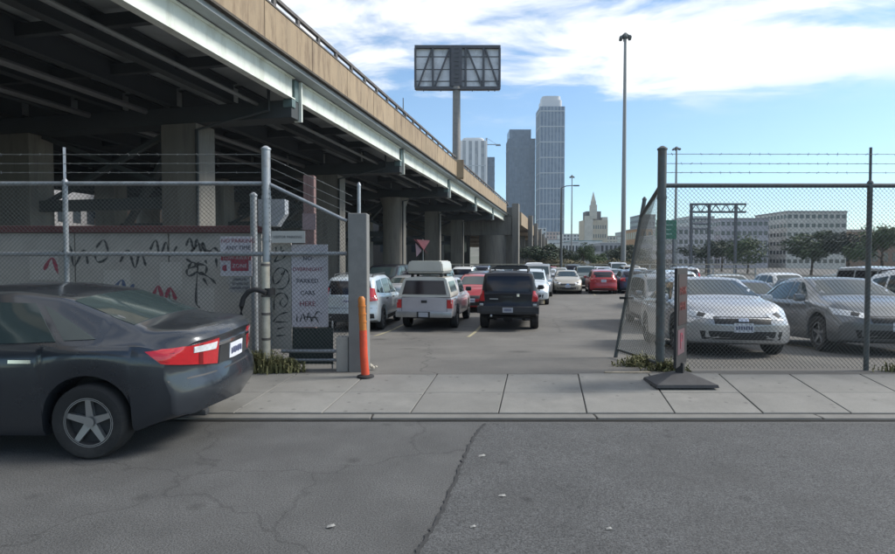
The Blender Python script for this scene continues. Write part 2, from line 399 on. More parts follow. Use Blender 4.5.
def loft(xs, zb, zs, zr, w, wr, tail, nose, tuck=0.0):
    """body surface from cross-sections; tail/nose(y, z) push the ends in"""
    x0, x1 = xs[0], xs[-1]
    secs = []
    for i, x in enumerate(xs):
        W, Wr, b, s, r = w[i], wr[i], zb[i], zs[i], zr[i]
        r = max(r, s + 0.02); h = s - b
        half = [(0, b), (W*.80, b), (W*.95, b+.015), (W*.985, b+.10*h), (W*1.0, b+.36*h), (W*1.0, b+.62*h), (W*.992, b+.78*h), (W*.975, b+.92*h), (W*.945, s)]
        top_y, top_z = Wr, r - 0.055 if r - s > .25 else s + (r - s) * .6
        half += [(W*.93*(1-.04) + top_y*.04, s + (top_z-s)*.05), (W*.93*.5 + top_y*.5 + .012, s*.5+top_z*.5), (top_y+.005, top_z), (Wr*.93, top_z+(r-top_z)*.72), (Wr*.80, r-.006), (Wr*.45, r+.008), (0, r+.014)]
        secs.append(half)
    n = len(secs[0]); bm = bmesh.new(); rings = []
    for x, half in zip(xs, secs):
        full = half + [(-y, z) for y, z in reversed(half[1:-1])]
        rings.append([(x, y, z) for y, z in full])
    def capring(ring, s):
        zc = sum(p[2] for p in ring) / len(ring); return [(p[0], p[1]*s, zc + (p[2]-zc)*s) for p in ring]
    rings = [capring(rings[0], s) for s in (.15, .4, .65, .85, .96)] + rings + [capring(rings[-1], s) for s in (.96, .85, .65, .4, .15)]
    Wmax = max(w)
    vr = []
    for ring in rings:
        out = []
        for x, y, z in ring:
            dt = max(0, 1 - (x - x0) / 0.62); dn = max(0, 1 - (x1 - x) / 0.75)
            x2 = x + (tail(abs(y)/Wmax, z) * dt**1.3 if dt else 0) - (nose(abs(y)/Wmax, z) * dn**1.3 if dn else 0)
            out.append(bm.verts.new((x2, y, z)))
        vr.append(out)
    m = len(vr[0])
    for i in range(len(vr)-1):
        for k in range(m):
            try: bm.faces.new((vr[i][k], vr[i][(k+1) % m], vr[i+1][(k+1) % m], vr[i+1][k]))
            except ValueError: pass
    bm.faces.new(vr[0]); bm.faces.new(vr[-1][::-1])
    bmesh.ops.remove_doubles(bm, verts=bm.verts[:], dist=0.0008)
    bmesh.ops.recalc_face_normals(bm, faces=bm.faces[:])
    return bm

class Car:
    """collects the meshes of one car type; spawn() makes one car with every part an object of its own"""
    def __init__(s, sp):
        s.sp = sp; s.parts = []                     # (name, mesh, role, parent index)
        L = sp['L']; hw = sp['W'] / 2; gc = sp.get('gc', 0.2); Rw = sp['R']; xa = (sp['xr'], sp['xf'])
        x0, x1 = -L/2, L/2
        base = list(np.arange(x0, x1, 0.07)) + [x1]
        Ra = Rw + sp.get('arch', 0.055)
        for a in xa:
            base += list(a + Ra * np.sin(np.linspace(-math.pi/2, math.pi/2, 15))) + [a - Ra - .004, a + Ra + .004]
        base += [x0 + .02, x0 + .04, x1 - .02, x1 - .04]
        xs = np.array(sorted(set(round(float(v), 4) for v in base if x0 <= v <= x1)))
        zr = prof(sp['top'], xs, sp.get('sm', 0.05)); zs = prof(sp['belt'], xs, 0.06)
        zb = prof(sp['bot'], xs, 0.06)
        for a in xa:
            dx = np.abs(xs - a); inn = dx <= Ra
            zb = np.where(inn, np.maximum(zb, Rw + np.sqrt(np.maximum(Ra**2 - dx**2, 0))), zb)
        zb = np.minimum(zb, zs - 0.03)
        w = hw * prof(sp['plan'], xs, 0.1); wr = w * prof(sp['roofw'], xs, 0.09)
        bm = loft(xs, zb, zs, zr, w, wr, sp['tail'], sp['nose'])
        s.bvh = BVHTree.FromBMesh(bm)
        me = bpy.data.meshes.new('body'); bm.to_mesh(me); bm.free(); soft(me, 42)
        me.materials.append(m_trim)
        s.add('body', me, 'paint')
        ub = MB(); ub.box(x0+.50, x1-.62, -hw+.30, hw-.30, gc+.06, Rw+Ra-.02)
        s.add('underbody', ub.mesh('underbody', m_trim))
        for a in xa:
            for sg in (-1, 1):
                s.wheel(a, sg * (hw - sp.get('tw', .21)/2 - .012), Rw, sp.get('tw', .21), sg)
    def add(s, name, me, role=None, parent=-1):
        s.parts.append((name, me, role, parent)); return len(s.parts) - 1
    def cast(s, o, d):
        h = s.bvh.ray_cast(Vector(o), Vector(d)); return h[0], h[1]
    def patch(s, name, quad, view, m, nx=8, ny=5, off=0.005, mirror=False, role=None, parent=-1):
        """sheet laid on the body: quad = 4 (u, v) corners; view 'side' u=x v=z, 'rear'/'front' u=y v=z, 'top' u=x v=y"""
        idx = None
        for sg in ((1, -1) if mirror else (1,)):
            mb = MB(); bm = mb.bm; grid = []
            for j in range(ny+1):
                row = []
                for i in range(nx+1):
                    a, b = i/nx, j/ny
                    u = (quad[0][0]*(1-a)+quad[1][0]*a)*(1-b) + (quad[3][0]*(1-a)+quad[2][0]*a)*b
                    v = (quad[0][1]*(1-a)+quad[1][1]*a)*(1-b) + (quad[3][1]*(1-a)+quad[2][1]*a)*b
                    if view == 'side': o_, d_ = (u, 5*sg, v), (0, -sg, 0)
                    elif view == 'rear': o_, d_ = (-6, u*sg, v), (1, 0, 0)
                    elif view == 'front': o_, d_ = (6, u*sg, v), (-1, 0, 0)
                    elif view == 'rcorner': o_, d_ = (u*.7071 - 4, u*.7071*sg + 4*sg, v), (.7071, -.7071*sg, 0)
                    elif view == 'fcorner': o_, d_ = (-u*.7071 + 4, u*.7071*sg + 4*sg, v), (-.7071, -.7071*sg, 0)
                    else: o_, d_ = (u, v*sg, 5), (0, 0, -1)
                    h, nrm = s.cast(o_, d_)
                    if h is not None:
                        if nrm.dot(Vector(d_)) > 0: nrm = -nrm
                        h = h + nrm * off
                    row.append(None if h is None else bm.verts.new(h))
                grid.append(row)
            for j in range(ny):
                for i in range(nx):
                    q = (grid[j][i], grid[j][i+1], grid[j+1][i+1], grid[j+1][i])
                    if all(q) and max(abs(a.co.x-b.co.x)+abs(a.co.y-b.co.y)+abs(a.co.z-b.co.z) for a in q for b in q) < 1.2:
                        bm.faces.new(q)
            if len(bm.faces):
                edges = [e for e in bm.edges if e.is_boundary]
                r = bmesh.ops.extrude_edge_only(bm, edges=edges)     # a rim, so that the sheet has an edge
                c = {'side': Vector((0, -sg, 0)), 'rear': Vector((1, 0, 0)), 'front': Vector((-1, 0, 0)), 'top': Vector((0, 0, -1)), 'rcorner': Vector((.7, -.7*sg, 0)), 'fcorner': Vector((-.7, -.7*sg, 0))}[view]
                for g in r['geom']:
                    if isinstance(g, bmesh.types.BMVert): g.co += c * (off + .004)
                idx = s.add(name, mb.mesh(name, m, smooth=50), role, parent)
            else: bm.free()
        return idx
    def seam(s, pts, view='side', w=0.007):
        for (a, b) in zip(pts[:-1], pts[1:]):
            if view == 'side':
                if abs(a[0]-b[0]) > abs(a[1]-b[1]): q = [(a[0], a[1]-w), (b[0], b[1]-w), (b[0], b[1]+w), (a[0], a[1]+w)]
                else: q = [(a[0]-w, a[1]), (b[0]-w, b[1]), (b[0]+w, b[1]), (a[0]+w, a[1])]
                s.patch('door_seam', q, 'side', m_trim, 2 if abs(a[0]-b[0]) < abs(a[1]-b[1]) else 10, 8, 0.0015, True)
            else:
                if abs(a[0]-b[0]) > abs(a[1]-b[1]): q = [(a[0], a[1]-w), (b[0], b[1]-w), (b[0], b[1]+w), (a[0], a[1]+w)]
                else: q = [(a[0]-w, a[1]), (b[0]-w, b[1]), (b[0]+w, b[1]), (a[0]+w, a[1])]
                s.patch('panel_seam', q, view, m_trim, 12, 4, 0.0015)
    def lump(s, name, c, size, m, bevel=0.02, role=None, parent=-1, mtx=None):
        mb = MB(); mb.box(-size[0]/2, size[0]/2, -size[1]/2, size[1]/2, -size[2]/2, size[2]/2, bevel=bevel, mtx=mtx)
        mb.bm.transform(Matrix.Translation(c)); return s.add(name, mb.mesh(name, m, smooth=50), role, parent)
    def wheel(s, x, y, Rw, tw, sg):
        def lathe(pr, n=28, cap=True):
            mb = MB(); vr = [[mb.bm.verts.new((r*math.cos(2*math.pi*k/n), t*sg, r*math.sin(2*math.pi*k/n))) for k in range(n)] for r, t in pr]
            for i in range(len(vr)-1):
                for k in range(n): mb.bm.faces.new((vr[i][k], vr[i][(k+1) % n], vr[i+1][(k+1) % n], vr[i+1][k]))
            if cap: mb.bm.faces.new(vr[-1])
            return mb
        h = tw/2; rr = Rw * .66
        mb = lathe([(rr*.95, -h*.9), (Rw*.9, -h), (Rw*.985, -h*.8), (Rw, -h*.4), (Rw, h*.4), (Rw*.985, h*.78), (Rw*.92, h*.98), (Rw*.78, h*1.02), (rr, h*.9), (rr*.96, h*.72)], cap=False)
        tw_i = s.add('wheel', None, ('loc', (x, y, Rw)))
        s.add('tyre', mb.mesh('tyre', m_tyre, smooth=40), None, tw_i)
        mb = lathe([(rr*1.0, h*.70), (rr*1.0, h*.86), (rr*.93, h*.88), (rr*.88, h*.62), (rr*.86, h*.3), (rr*.05, h*.28)])
        s.add('wheel_well_disc', mb.mesh('wheel_well_disc', m_trim, smooth=30), None, tw_i)
        mb = MB()
        for k in range(s.sp.get('spokes', 5)):
            a = 2*math.pi*k/s.sp.get('spokes', 5) + .3; ca, sa = math.cos(a), math.sin(a); nx_, nz_ = -sa, ca
            w0, w1 = rr*.16, rr*.10
            vs = []
            for t in (h*.45, h*.80):
                for r_, w_ in ((rr*.05, w0), (rr*.95, w1)):
                    for q in (-1, 1): vs.append((ca*r_ + nx_*w_*q, (t - (.02 if r_ < .1 else 0))*sg, sa*r_ + nz_*w_*q))
            mb.faces(vs, [(0, 1, 3, 2), (4, 6, 7, 5), (0, 2, 6, 4), (1, 5, 7, 3), (2, 3, 7, 6), (0, 4, 5, 1)])
        n = 28
        for (ra, rb, t) in ((rr*.90, rr*1.01, h*.87), (0.001, rr*.2, h*.78)):
            vs = [(r_*math.cos(2*math.pi*k/n), t*sg, r_*math.sin(2*math.pi*k/n)) for r_ in (ra, rb) for k in range(n)]
            mb.faces(vs, [(k, (k+1) % n, n+(k+1) % n, n+k) for k in range(n)])
        s.add('rim', mb.mesh('rim', m_rim), None, tw_i)
    def spawn(s, name, label, cat, x, y, yaw, paint, group='cars parked in the lot', flat=None):
        d = s.sp['xf'] - s.sp['xr']; c, sn = math.cos(yaw), math.sin(yaw)
        if flat is None:
            zf, zr_ = zlot(y + sn*s.sp['xf']), zlot(y + sn*s.sp['xr'])
        else: zf = zr_ = flat
        pitch = -math.atan2(zf - zr_, d)
        z = zr_ + (zf - zr_) * (-s.sp['xr'] / d)
        root = link(name, None, None, (x, y, z)); root.rotation_mode = 'XYZ'
        root.rotation_euler = (Matrix.Rotation(yaw, 3, 'Z') @ Matrix.Rotation(pitch, 3, 'Y')).to_euler()
        tag(root, label, cat, group)
        objs = []
        for nm, me, role, par in s.parts:
            o = link(nm, me, root if par < 0 else objs[par])
            if role == 'paint':
                o.material_slots[0].link = 'OBJECT'; o.material_slots[0].material = paint
            elif isinstance(role, tuple): o.location = role[1]
            objs.append(o)
        return root

def lerp_t(pts):
    xs = [p[0] for p in pts]; ys = [p[1] for p in pts]
    return lambda z: float(np.interp(z, xs, ys))

def end_shape(zprof, round_):
    f = lerp_t(zprof); return lambda yn, z: f(z) + round_ * max(0, yn) ** 3

def plate_marks(x0, x1, w, z0, z1):
    mb = MB()
    for k in range(7): mb.box(x0, x1, (k - 3)*w*.28 - w*.09, (k - 3)*w*.28 + w*.09, z0 + .006*(k % 2), z1)
    return mb
def plate(c, x, z, view='rear', w=0.155, m=m_plate):
    p = c.patch('licence_plate', [(-w, z-.075), (w, z-.075), (w, z+.075), (-w, z+.075)], view, m, 4, 2, 0.012)
    mb = MB(); sx = -1 if view == 'rear' else 1
    for k in range(7):
        yk = (k - 3) * w * .25; h, nr = c.cast((6*sx, yk, z), (-sx, 0, 0))
        if h is None: continue
        xk = h.x + sx*.014; mb.box(xk, xk + sx*.004, yk - w*.075, yk + w*.075, z - .034 + .006*(k % 2), z + .030 - .005*(k % 3 == 0))
    c.add('plate_print', mb.mesh('plate_print', m_plated), None, p if p is not None else -1)
    return p

def mirrors(c, x, z, hw, role='paint'):
    for sg in (-1, 1):
        c.lump('wing_mirror', (x, sg*(hw+.075), z), (.12, .2, .15), m_trim, .045, role)

# ---- sedan
sedan = Car(dict(L=4.8, W=1.84, R=.335, xr=-1.38, xf=1.40, gc=.2, tw=.22, spokes=5,
    top=[(-2.4, 1.0), (-2.33, 1.085), (-2.2, 1.115), (-1.78, 1.125), (-1.0, 1.41), (-.55, 1.47), (-.1, 1.475), (.3, 1.44), (1.2, 1.03), (1.75, .95), (2.15, .83), (2.4, .64)],
    belt=[(-2.4, .93), (-1.9, 1.0), (-1.2, 1.0), (0, .955), (1.15, .93), (1.8, .84), (2.2, .7), (2.4, .56)],
    bot=[(-2.4, .37), (-2.0, .29), (-1.6, .2), (1.7, .19), (2.1, .2), (2.4, .24)],
    plan=[(-2.4, .945), (-2.0, .985), (-1.2, 1.0), (1.2, 1.0), (1.9, .98), (2.4, .92)],
    roofw=[(-2.4, .80), (-1.8, .78), (-1.0, .68), (0, .69), (.4, .70), (1.2, .84), (2.0, .84), (2.4, .84)],
    tail=end_shape([(.2, .10), (.34, .03), (.58, .0), (.68, .035), (.74, .075), (1.0, .055), (1.07, .02), (1.12, .05)], .34),
    nose=end_shape([(.2, .08), (.35, .02), (.55, .0), (.66, .04), (.8, .16)], .42)))
c = sedan
c.patch('windscreen', [(.42, -.62), (1.10, -.70), (1.10, .70), (.42, .62)], 'top', m_glass, 8, 8)
c.patch('rear_window', [(-1.66, -.62), (-1.08, -.56), (-1.08, .56), (-1.66, .62)], 'top', m_glass, 6, 8)
c.patch('side_window', [(-.02, 1.0), (.88, .985), (.36, 1.34), (-.0, 1.37)], 'side', m_glass, 8, 5, mirror=True)
c.patch('side_window', [(-1.08, 1.035), (-.09, 1.0), (-.07, 1.375), (-.78, 1.355)], 'side', m_glass, 8, 5, mirror=True)
c.patch('side_window', [(-1.42, 1.055), (-1.15, 1.045), (-.87, 1.335), (-.95, 1.30)], 'side', m_glass, 4, 4, mirror=True)
c.patch('tail_lamp', [(-1.36, .755), (-.82, .85), (-.72, .955), (-1.38, 1.0)], 'rcorner', m_tail, 16, 6, .010, mirror=True)
c.patch('lamp_strip', [(-1.19, .79), (-1.15, .80), (-1.15, .975), (-1.19, .98)], 'rcorner', mat('lamp_dark_red', (.16, .008, .01), .2, coat=.8), 3, 4, .014, mirror=True)
c.patch('reverse_lamp', [(.42, .905), (.66, .91), (.66, .965), (.40, .97)], 'rear', m_head, 5, 3, .016, mirror=True)
c.patch('chrome_strip', [(-.38, .925), (.38, .925), (.38, .955), (-.38, .955)], 'rear', m_chrome, 8, 2, .014)
plate(c, 0, .83)
c.patch('plate_recess', [(-.36, .745), (.36, .745), (.33, .92), (-.33, .92)], 'rear', m_trim, 6, 3, .003)
c.patch('bumper_lower_trim', [(-.80, .27), (.80, .27), (.72, .36), (-.72, .36)], 'rear', m_trim, 12, 3, .006)
c.seam([(-.86, .69), (.86, .69)], 'rear'); c.seam([(.40, .76), (.36, 1.06)], 'rear', .005); c.seam([(-.40, .76), (-.36, 1.06)], 'rear', .005)
c.seam([(-.04, .3), (-.04, 1.0)]); c.seam([(.98, .34), (1.02, .92)]); c.seam([(-1.02, .72), (-1.1, 1.0)])
hl_ = c.patch('head_lamp', [(-1.29, .635), (-.74, .70), (-.62, .83), (-1.26, .715)], 'fcorner', m_head, 14, 5, .009, mirror=True)
c.patch('lamp_bowl', [(-1.14, .665), (-1.02, .68), (-1.0, .755), (-1.13, .725)], 'fcorner', m_trim, 4, 3, .013, mirror=True)
c.patch('grille', [(-.44, .56), (.44, .56), (.46, .68), (-.46, .68)], 'front', m_trim, 8, 3, .008)
c.patch('lower_grille', [(-.62, .30), (.62, .30), (.66, .44), (-.66, .44)], 'front', m_trim, 8, 3, .008)
c.patch('badge', [(-.08, .60), (.08, .60), (.08, .66), (-.08, .66)], 'front', m_chrome, 3, 2, .016)
plate(c, 0, .50, 'front')
for hx in (.18, -.82): c.patch('door_handle', [(hx-.1, .86), (hx+.1, .86), (hx+.1, .89), (hx-.1, .89)], 'side', m_chrome, 4, 2, .022, mirror=True)
mirrors(c, .80, 1.02, .88)
c.lump('exhaust_pipe', (-2.16, .55, .335), (.24, .09, .06), m_trim, .02)

# ---- hatchback
hatch = Car(dict(L=4.15, W=1.76, R=.315, xr=-1.28, xf=1.27, gc=.19, spokes=7,
    top=[(-2.07, .92), (-2.02, 1.02), (-1.82, 1.22), (-1.45, 1.45), (-.8, 1.52), (-.1, 1.53), (.3, 1.48), (1.15, 1.06), (1.65, .95), (1.95, .8), (2.07, .62)],
    belt=[(-2.07, .9), (-1.5, 1.0), (-.5, .97), (1.1, .92), (1.7, .82), (2.07, .56)],
    bot=[(-2.07, .28), (-1.6, .2), (1.6, .19), (2.07, .24)],
    plan=[(-2.07, .93), (-1.6, .985), (-1, 1), (1.1, 1), (1.7, .975), (2.07, .90)],
    roofw=[(-2.07, .82), (-1.5, .70), (-.5, .69), (.3, .70), (1.15, .84), (2.07, .84)],
    tail=end_shape([(.2, .08), (.34, .02), (.56, .0), (.66, .05), (1.0, .06), (1.2, .04)], .24),
    nose=end_shape([(.2, .08), (.35, .02), (.55, .0), (.66, .04), (.8, .14)], .40)))
c = hatch
c.patch('windscreen', [(.40, -.60), (1.06, -.68), (1.06, .68), (.40, .60)], 'top', m_glass, 8, 8)
c.patch('rear_window', [(-.66, 1.06), (.66, 1.06), (.54, 1.40), (-.54, 1.40)], 'rear', m_tint, 8, 6)
c.patch('side_window', [(-.02, 1.0), (.84, .97), (.34, 1.38), (0, 1.42)], 'side', m_glass, 8, 5, mirror=True)
c.patch('side_window', [(-.95, 1.03), (-.09, 1.0), (-.07, 1.42), (-.85, 1.40)], 'side', m_glass, 8, 5, mirror=True)
c.patch('side_window', [(-1.52, 1.10), (-1.05, 1.04), (-.95, 1.395), (-1.25, 1.34)], 'side', m_glass, 6, 5, mirror=True)
c.patch('tail_lamp', [(-1.06, .78), (-.70, .86), (-.66, 1.0), (-1.0, 1.03)], 'rcorner', m_tail, 10, 6, .01, mirror=True)
plate(c, 0, .84)
c.seam([(-.8, .68), (.8, .68)], 'rear'); c.seam([(-.04, .3), (-.04, 1.0)]); c.seam([(.9, .34), (.95, .9)]); c.seam([(-.95, .72), (-1.0, 1.0)])
c.patch('bumper_lower_trim', [(-.7, .26), (.7, .26), (.65, .38), (-.65, .38)], 'rear', m_trim, 10, 3, .006)
c.patch('head_lamp', [(-1.04, .655), (-.55, .76), (-.44, .87), (-1.0, .76)], 'fcorner', m_head, 12, 5, .01, mirror=True)
c.patch('lamp_bowl', [(-.90, .70), (-.80, .72), (-.78, .80), (-.88, .77)], 'fcorner', m_trim, 4, 3, .014, mirror=True)
c.patch('grille', [(-.40, .58), (.40, .58), (.42, .70), (-.42, .70)], 'front', m_trim, 8, 3, .008)
c.patch('lower_grille', [(-.55, .30), (.55, .30), (.6, .46), (-.6, .46)], 'front', m_trim, 8, 3, .008)
plate(c, 0, .51, 'front'); mirrors(c, .76, 1.02, .84)

# ---- compact SUV
csuv = Car(dict(L=4.45, W=1.82, R=.35, xr=-1.32, xf=1.33, gc=.24, spokes=6,
    top=[(-2.22, 1.0), (-2.19, 1.12), (-1.95, 1.55), (-1.75, 1.63), (-1.0, 1.69), (0, 1.68), (.42, 1.6), (1.1, 1.15), (1.75, 1.04), (2.1, .9), (2.22, .7)],
    belt=[(-2.22, 1.0), (-1.5, 1.08), (0, 1.03), (1.1, 1.0), (1.7, .9), (2.22, .62)],
    bot=[(-2.22, .36), (-1.7, .25), (1.7, .25), (2.22, .3)],
    plan=[(-2.22, .94), (-1.7, .985), (-1, 1), (1.2, 1), (1.8, .98), (2.22, .92)],
    roofw=[(-2.22, .84), (-1.7, .75), (-.5, .74), (.4, .74), (1.1, .85), (2.22, .85)],
    tail=end_shape([(.2, .1), (.4, .02), (.62, .0), (.72, .05), (1.1, .06), (1.3, .04)], .18),
    nose=end_shape([(.2, .08), (.4, .02), (.62, .0), (.72, .03), (.9, .12)], .34)))
c = csuv
c.patch('windscreen', [(.50, -.64), (1.04, -.70), (1.04, .70), (.50, .64)], 'top', m_glass, 8, 8)
c.patch('rear_window', [(-.70, 1.12), (.70, 1.12), (.60, 1.52), (-.60, 1.52)], 'rear', m_tint, 8, 6)
c.patch('side_window', [(-.02, 1.08), (.86, 1.06), (.42, 1.50), (0, 1.56)], 'side', m_glass, 8, 5, mirror=True)
c.patch('side_window', [(-.98, 1.11), (-.09, 1.08), (-.07, 1.57), (-.95, 1.56)], 'side', m_glass, 8, 5, mirror=True)
c.patch('side_window', [(-1.82, 1.18), (-1.08, 1.12), (-1.04, 1.55), (-1.62, 1.51)], 'side', m_glass, 6, 5, mirror=True)
c.patch('tail_lamp', [(-1.05, .92), (-.80, .95), (-.84, 1.30), (-.98, 1.32)], 'rcorner', m_tail, 8, 6, .01, mirror=True)
c.patch('sill_cladding', [(-.92, .26), (.92, .26), (.92, .42), (-.92, .42)], 'side', m_trim, 12, 3, .008, mirror=True)
plate(c, 0, .93)
c.seam([(-.04, .44), (-.04, 1.08)]); c.seam([(.95, .44), (1.0, .98)]); c.seam([(-1.0, .82), (-1.04, 1.1)]); c.seam([(-.84, .72), (.84, .72)], 'rear')
c.patch('bumper_lower_trim', [(-.78, .36), (.78, .36), (.76, .56), (-.76, .56)], 'rear', m_trim, 10, 3, .006)
c.patch('head_lamp', [(-1.14, .77), (-.66, .83), (-.58, .96), (-1.1, .89)], 'fcorner', m_head, 12, 5, .01, mirror=True)
c.patch('lamp_bowl', [(-1.0, .80), (-.88, .81), (-.88, .90), (-1.0, .88)], 'fcorner', m_trim, 4, 3, .014, mirror=True)
c.patch('grille', [(-.46, .70), (.46, .70), (.48, .86), (-.48, .86)], 'front', m_trim, 8, 3, .008)
c.patch('lower_grille', [(-.6, .36), (.6, .36), (.64, .52), (-.64, .52)], 'front', m_trim, 8, 3, .008)
plate(c, 0, .60, 'front'); mirrors(c, .78, 1.12, .87)
for sg in (-1, 1):
    mb = MB(); mb.tube([(-1.6, sg*.6, 1.63), (-1.5, sg*.6, 1.71), (.1, sg*.6, 1.72), (.25, sg*.6, 1.63)], .018, 6)
    c.add('roof_rail', mb.mesh('roof_rail', m_trim, smooth=True))
for hx in (.16, -.82): c.patch('door_handle', [(hx-.1, .93), (hx+.1, .93), (hx+.1, .96), (hx-.1, .96)], 'side', m_trim, 4, 2, .022, mirror=True)

# ---- boxy off-road SUV seen from behind
xsuv = Car(dict(L=4.45, W=1.84, R=.385, xr=-1.30, xf=1.36, gc=.30, tw=.26, arch=.075, spokes=6, sm=.035,
    top=[(-2.22, 1.05), (-2.19, 1.18), (-2.06, 1.70), (-1.95, 1.77), (-1.0, 1.80), (-.75, 1.78), (.2, 1.74), (.55, 1.66), (1.05, 1.20), (1.9, 1.12), (2.12, 1.0), (2.22, .8)],
    belt=[(-2.22, 1.10), (-1.2, 1.13), (0, 1.10), (1.0, 1.08), (1.9, 1.0), (2.22, .75)],
    bot=[(-2.22, .52), (-1.9, .42), (-1.6, .36), (1.7, .34), (2.0, .42), (2.22, .48)],
    plan=[(-2.22, .95), (-1.9, .98), (-1, .985), (1.2, .985), (1.8, .98), (2.22, .93)],
    roofw=[(-2.22, .88), (-1.95, .80), (-.5, .79), (.4, .78), (1.05, .88), (2.22, .88)],
    tail=end_shape([(.4, .03), (.55, .0), (.74, .0), (.78, .07), (1.1, .08), (1.3, .06), (1.8, .04)], .09),
    nose=end_shape([(.4, .03), (.6, .0), (.8, .02), (1.0, .06)], .22)))
c = xsuv
c.patch('rear_window', [(-.70, 1.20), (.70, 1.20), (.63, 1.66), (-.63, 1.66)], 'rear', m_tint, 10, 6, .006)
c.patch('windscreen', [(.58, -.66), (1.0, -.72), (1.0, .72), (.58, .66)], 'top', m_glass, 8, 8)
c.patch('side_window', [(-.0, 1.16), (.80, 1.16), (.45, 1.58), (.02, 1.64)], 'side', m_glass, 8, 5, mirror=True)
c.patch('side_window', [(-.92, 1.18), (-.09, 1.16), (-.07, 1.65), (-.88, 1.68)], 'side', m_glass, 8, 5, mirror=True)
c.patch('side_window', [(-1.80, 1.28), (-1.06, 1.22), (-1.04, 1.68), (-1.72, 1.66)], 'side', m_tint, 6, 5, mirror=True)
c.patch('tail_lamp', [(.71, .90), (.885, .90), (.86, 1.22), (.74, 1.20)], 'rear', m_tail, 5, 6, .014, mirror=True)
c.patch('tail_lamp', [(-2.10, .90), (-1.96, .92), (-1.94, 1.20), (-2.06, 1.22)], 'side', m_tail, 4, 6, .012, mirror=True)
for sg in (1, -1): c.lump('reflector', (-2.205, sg*.80, .80), (.04, .12, .08), m_rim, .012)
mb = MB(); mb.prism([(-2.28, .52), (-2.30, .60), (-2.29, .745), (-2.10, .755), (-2.05, .52)], 'y', -.80, .80)
for sg in (-1, 1): mb.prism([(-2.27, .54), (-2.28, .74), (-1.86, .752), (-1.84, .60)], 'y', sg*.802, sg*.925)
m_bumper = mat('grey_bumper_plastic', (0.03, 0.031, 0.034), 0.65, var=0.15, scale=5)
c.add('rear_bumper', mb.mesh('rear_bumper', m_bumper))
pl = c.add('licence_plate', MB().box(-2.32, -2.305, -.155, .155, .575, .725).mesh('licence_plate', mat('dim_plate', (0.34, 0.36, 0.40), .5)))
c.add('plate_print', plate_marks(-2.325, -2.321, .11, .62, .685).mesh('plate_print', m_plated), None, pl)
c.patch('lettering', [(.30, .955), (.56, .955), (.56, .985), (.30, .985)], 'rear', m_rim, 4, 1, .008)
c.patch('badge', [(-.34, 1.05), (-.26, 1.05), (-.26, 1.13), (-.34, 1.13)], 'rear', m_chrome, 2, 2, .012)
c.seam([(-.71, .80), (-.71, 1.68)], 'rear', .006); c.seam([(.71, .80), (.71, 1.68)], 'rear', .006)
c.lump('tailgate_handle', (-2.16, .0, 1.02), (.05, .26, .05), m_trim, .015)
c.patch('wheel_arch_flare', [(-1.85, .62), (-.75, .62), (-.80, .90), (-1.80, .90)], 'side', m_bumper, 20, 8, .02, mirror=True)
c.patch('sill_cladding', [(-.82, .38), (.86, .38), (.86, .52), (-.82, .52)], 'side', m_bumper, 12, 3, .01, mirror=True)
c.seam([(-.04, .5), (-.04, 1.14)]); c.seam([(.9, .5), (.94, 1.06)]); c.seam([(-.96, .95), (-1.0, 1.16)])
mirrors(c, .76, 1.20, .90, None)
for sg in (-1, 1):
    mb = MB(); mb.tube([(-1.75, sg*.58, 1.78), (-1.65, sg*.58, 1.89), (.1, sg*.58, 1.87), (.4, sg*.58, 1.72)], .024, 6)
    c.add('roof_rail', mb.mesh('roof_rail', m_trim, smooth=True))
for q in (-1.6, -1.0, -.4):
    c.add('roof_bar', MB().bar((q, -.58, 1.885), (q, .58, 1.885), .05, .04).mesh('roof_bar', m_trim))
c.add('roof_rack_basket', MB().prism([(-.58, 1.90), (-.5, 1.97), (.5, 1.97), (.58, 1.90)], 'x', .02, .10).mesh('roof_rack_basket', m_trim))
for q in (-.45, .45): c.lump('axle_shock', (-1.30, q, .45), (.1, .1, .4), m_bumper, .02)
c.lump('rear_axle', (-1.30, 0, .36), (.12, 1.3, .12), m_bumper, .03)
c.lump('differential', (-1.32, .05, .36), (.3, .3, .28), m_bumper, .08)
c.lump('exhaust_pipe', (-2.05, .5, .47), (.5, .07, .07), m_rim, .02)

# ---- pickup truck with a bed cap and a roof box
pick = Car(dict(L=4.85, W=1.76, R=.345, xr=-1.30, xf=1.52, gc=.28, tw=.22, arch=.065, spokes=5, sm=.03,
    top=[(-2.42, 1.02), (-.72, 1.02), (-.66, 1.05), (-.58, 1.50), (-.40, 1.57), (.3, 1.58), (.55, 1.52), (1.05, 1.12), (1.9, 1.04), (2.3, .92), (2.42, .75)],
    belt=[(-2.42, 1.0), (-.7, 1.0), (.9, .99), (1.8, .92), (2.42, .70)],
    bot=[(-2.42, .46), (-1.9, .40), (-1.6, .36), (1.8, .33), (2.1, .36), (2.42, .38)],
    plan=[(-2.42, .97), (-2.0, .985), (-1, .985), (1.2, .985), (2.0, .97), (2.42, .92)],
    roofw=[(-2.42, .90), (-.7, .90), (-.55, .79), (.4, .78), (1.05, .87), (2.42, .88)],
    tail=end_shape([(.3, .0), (.55, .0), (1.0, .0)], .03),
    nose=end_shape([(.4, .03), (.6, .0), (.8, .02), (1.0, .06)], .20)))
c = pick
c.patch('windscreen', [(.60, -.62), (1.0, -.68), (1.0, .68), (.60, .62)], 'top', m_glass, 8, 8)
c.patch('side_window', [(-.42, 1.08), (.80, 1.06), (.42, 1.46), (-.40, 1.50)], 'side', m_glass, 8, 5, mirror=True)
c.patch('tail_lamp', [(.70, .70), (.845, .70), (.845, .96), (.70, .96)], 'rear', m_tail, 3, 5, .012, mirror=True)
c.patch('tail_lamp', [(-2.40, .70), (-2.30, .70), (-2.30, .96), (-2.40, .96)], 'side', m_tail, 3, 5, .008, mirror=True)
c.seam([(-.69, .60), (-.69, 1.0)], 'rear', .006); c.seam([(.69, .60), (.69, 1.0)], 'rear', .006)
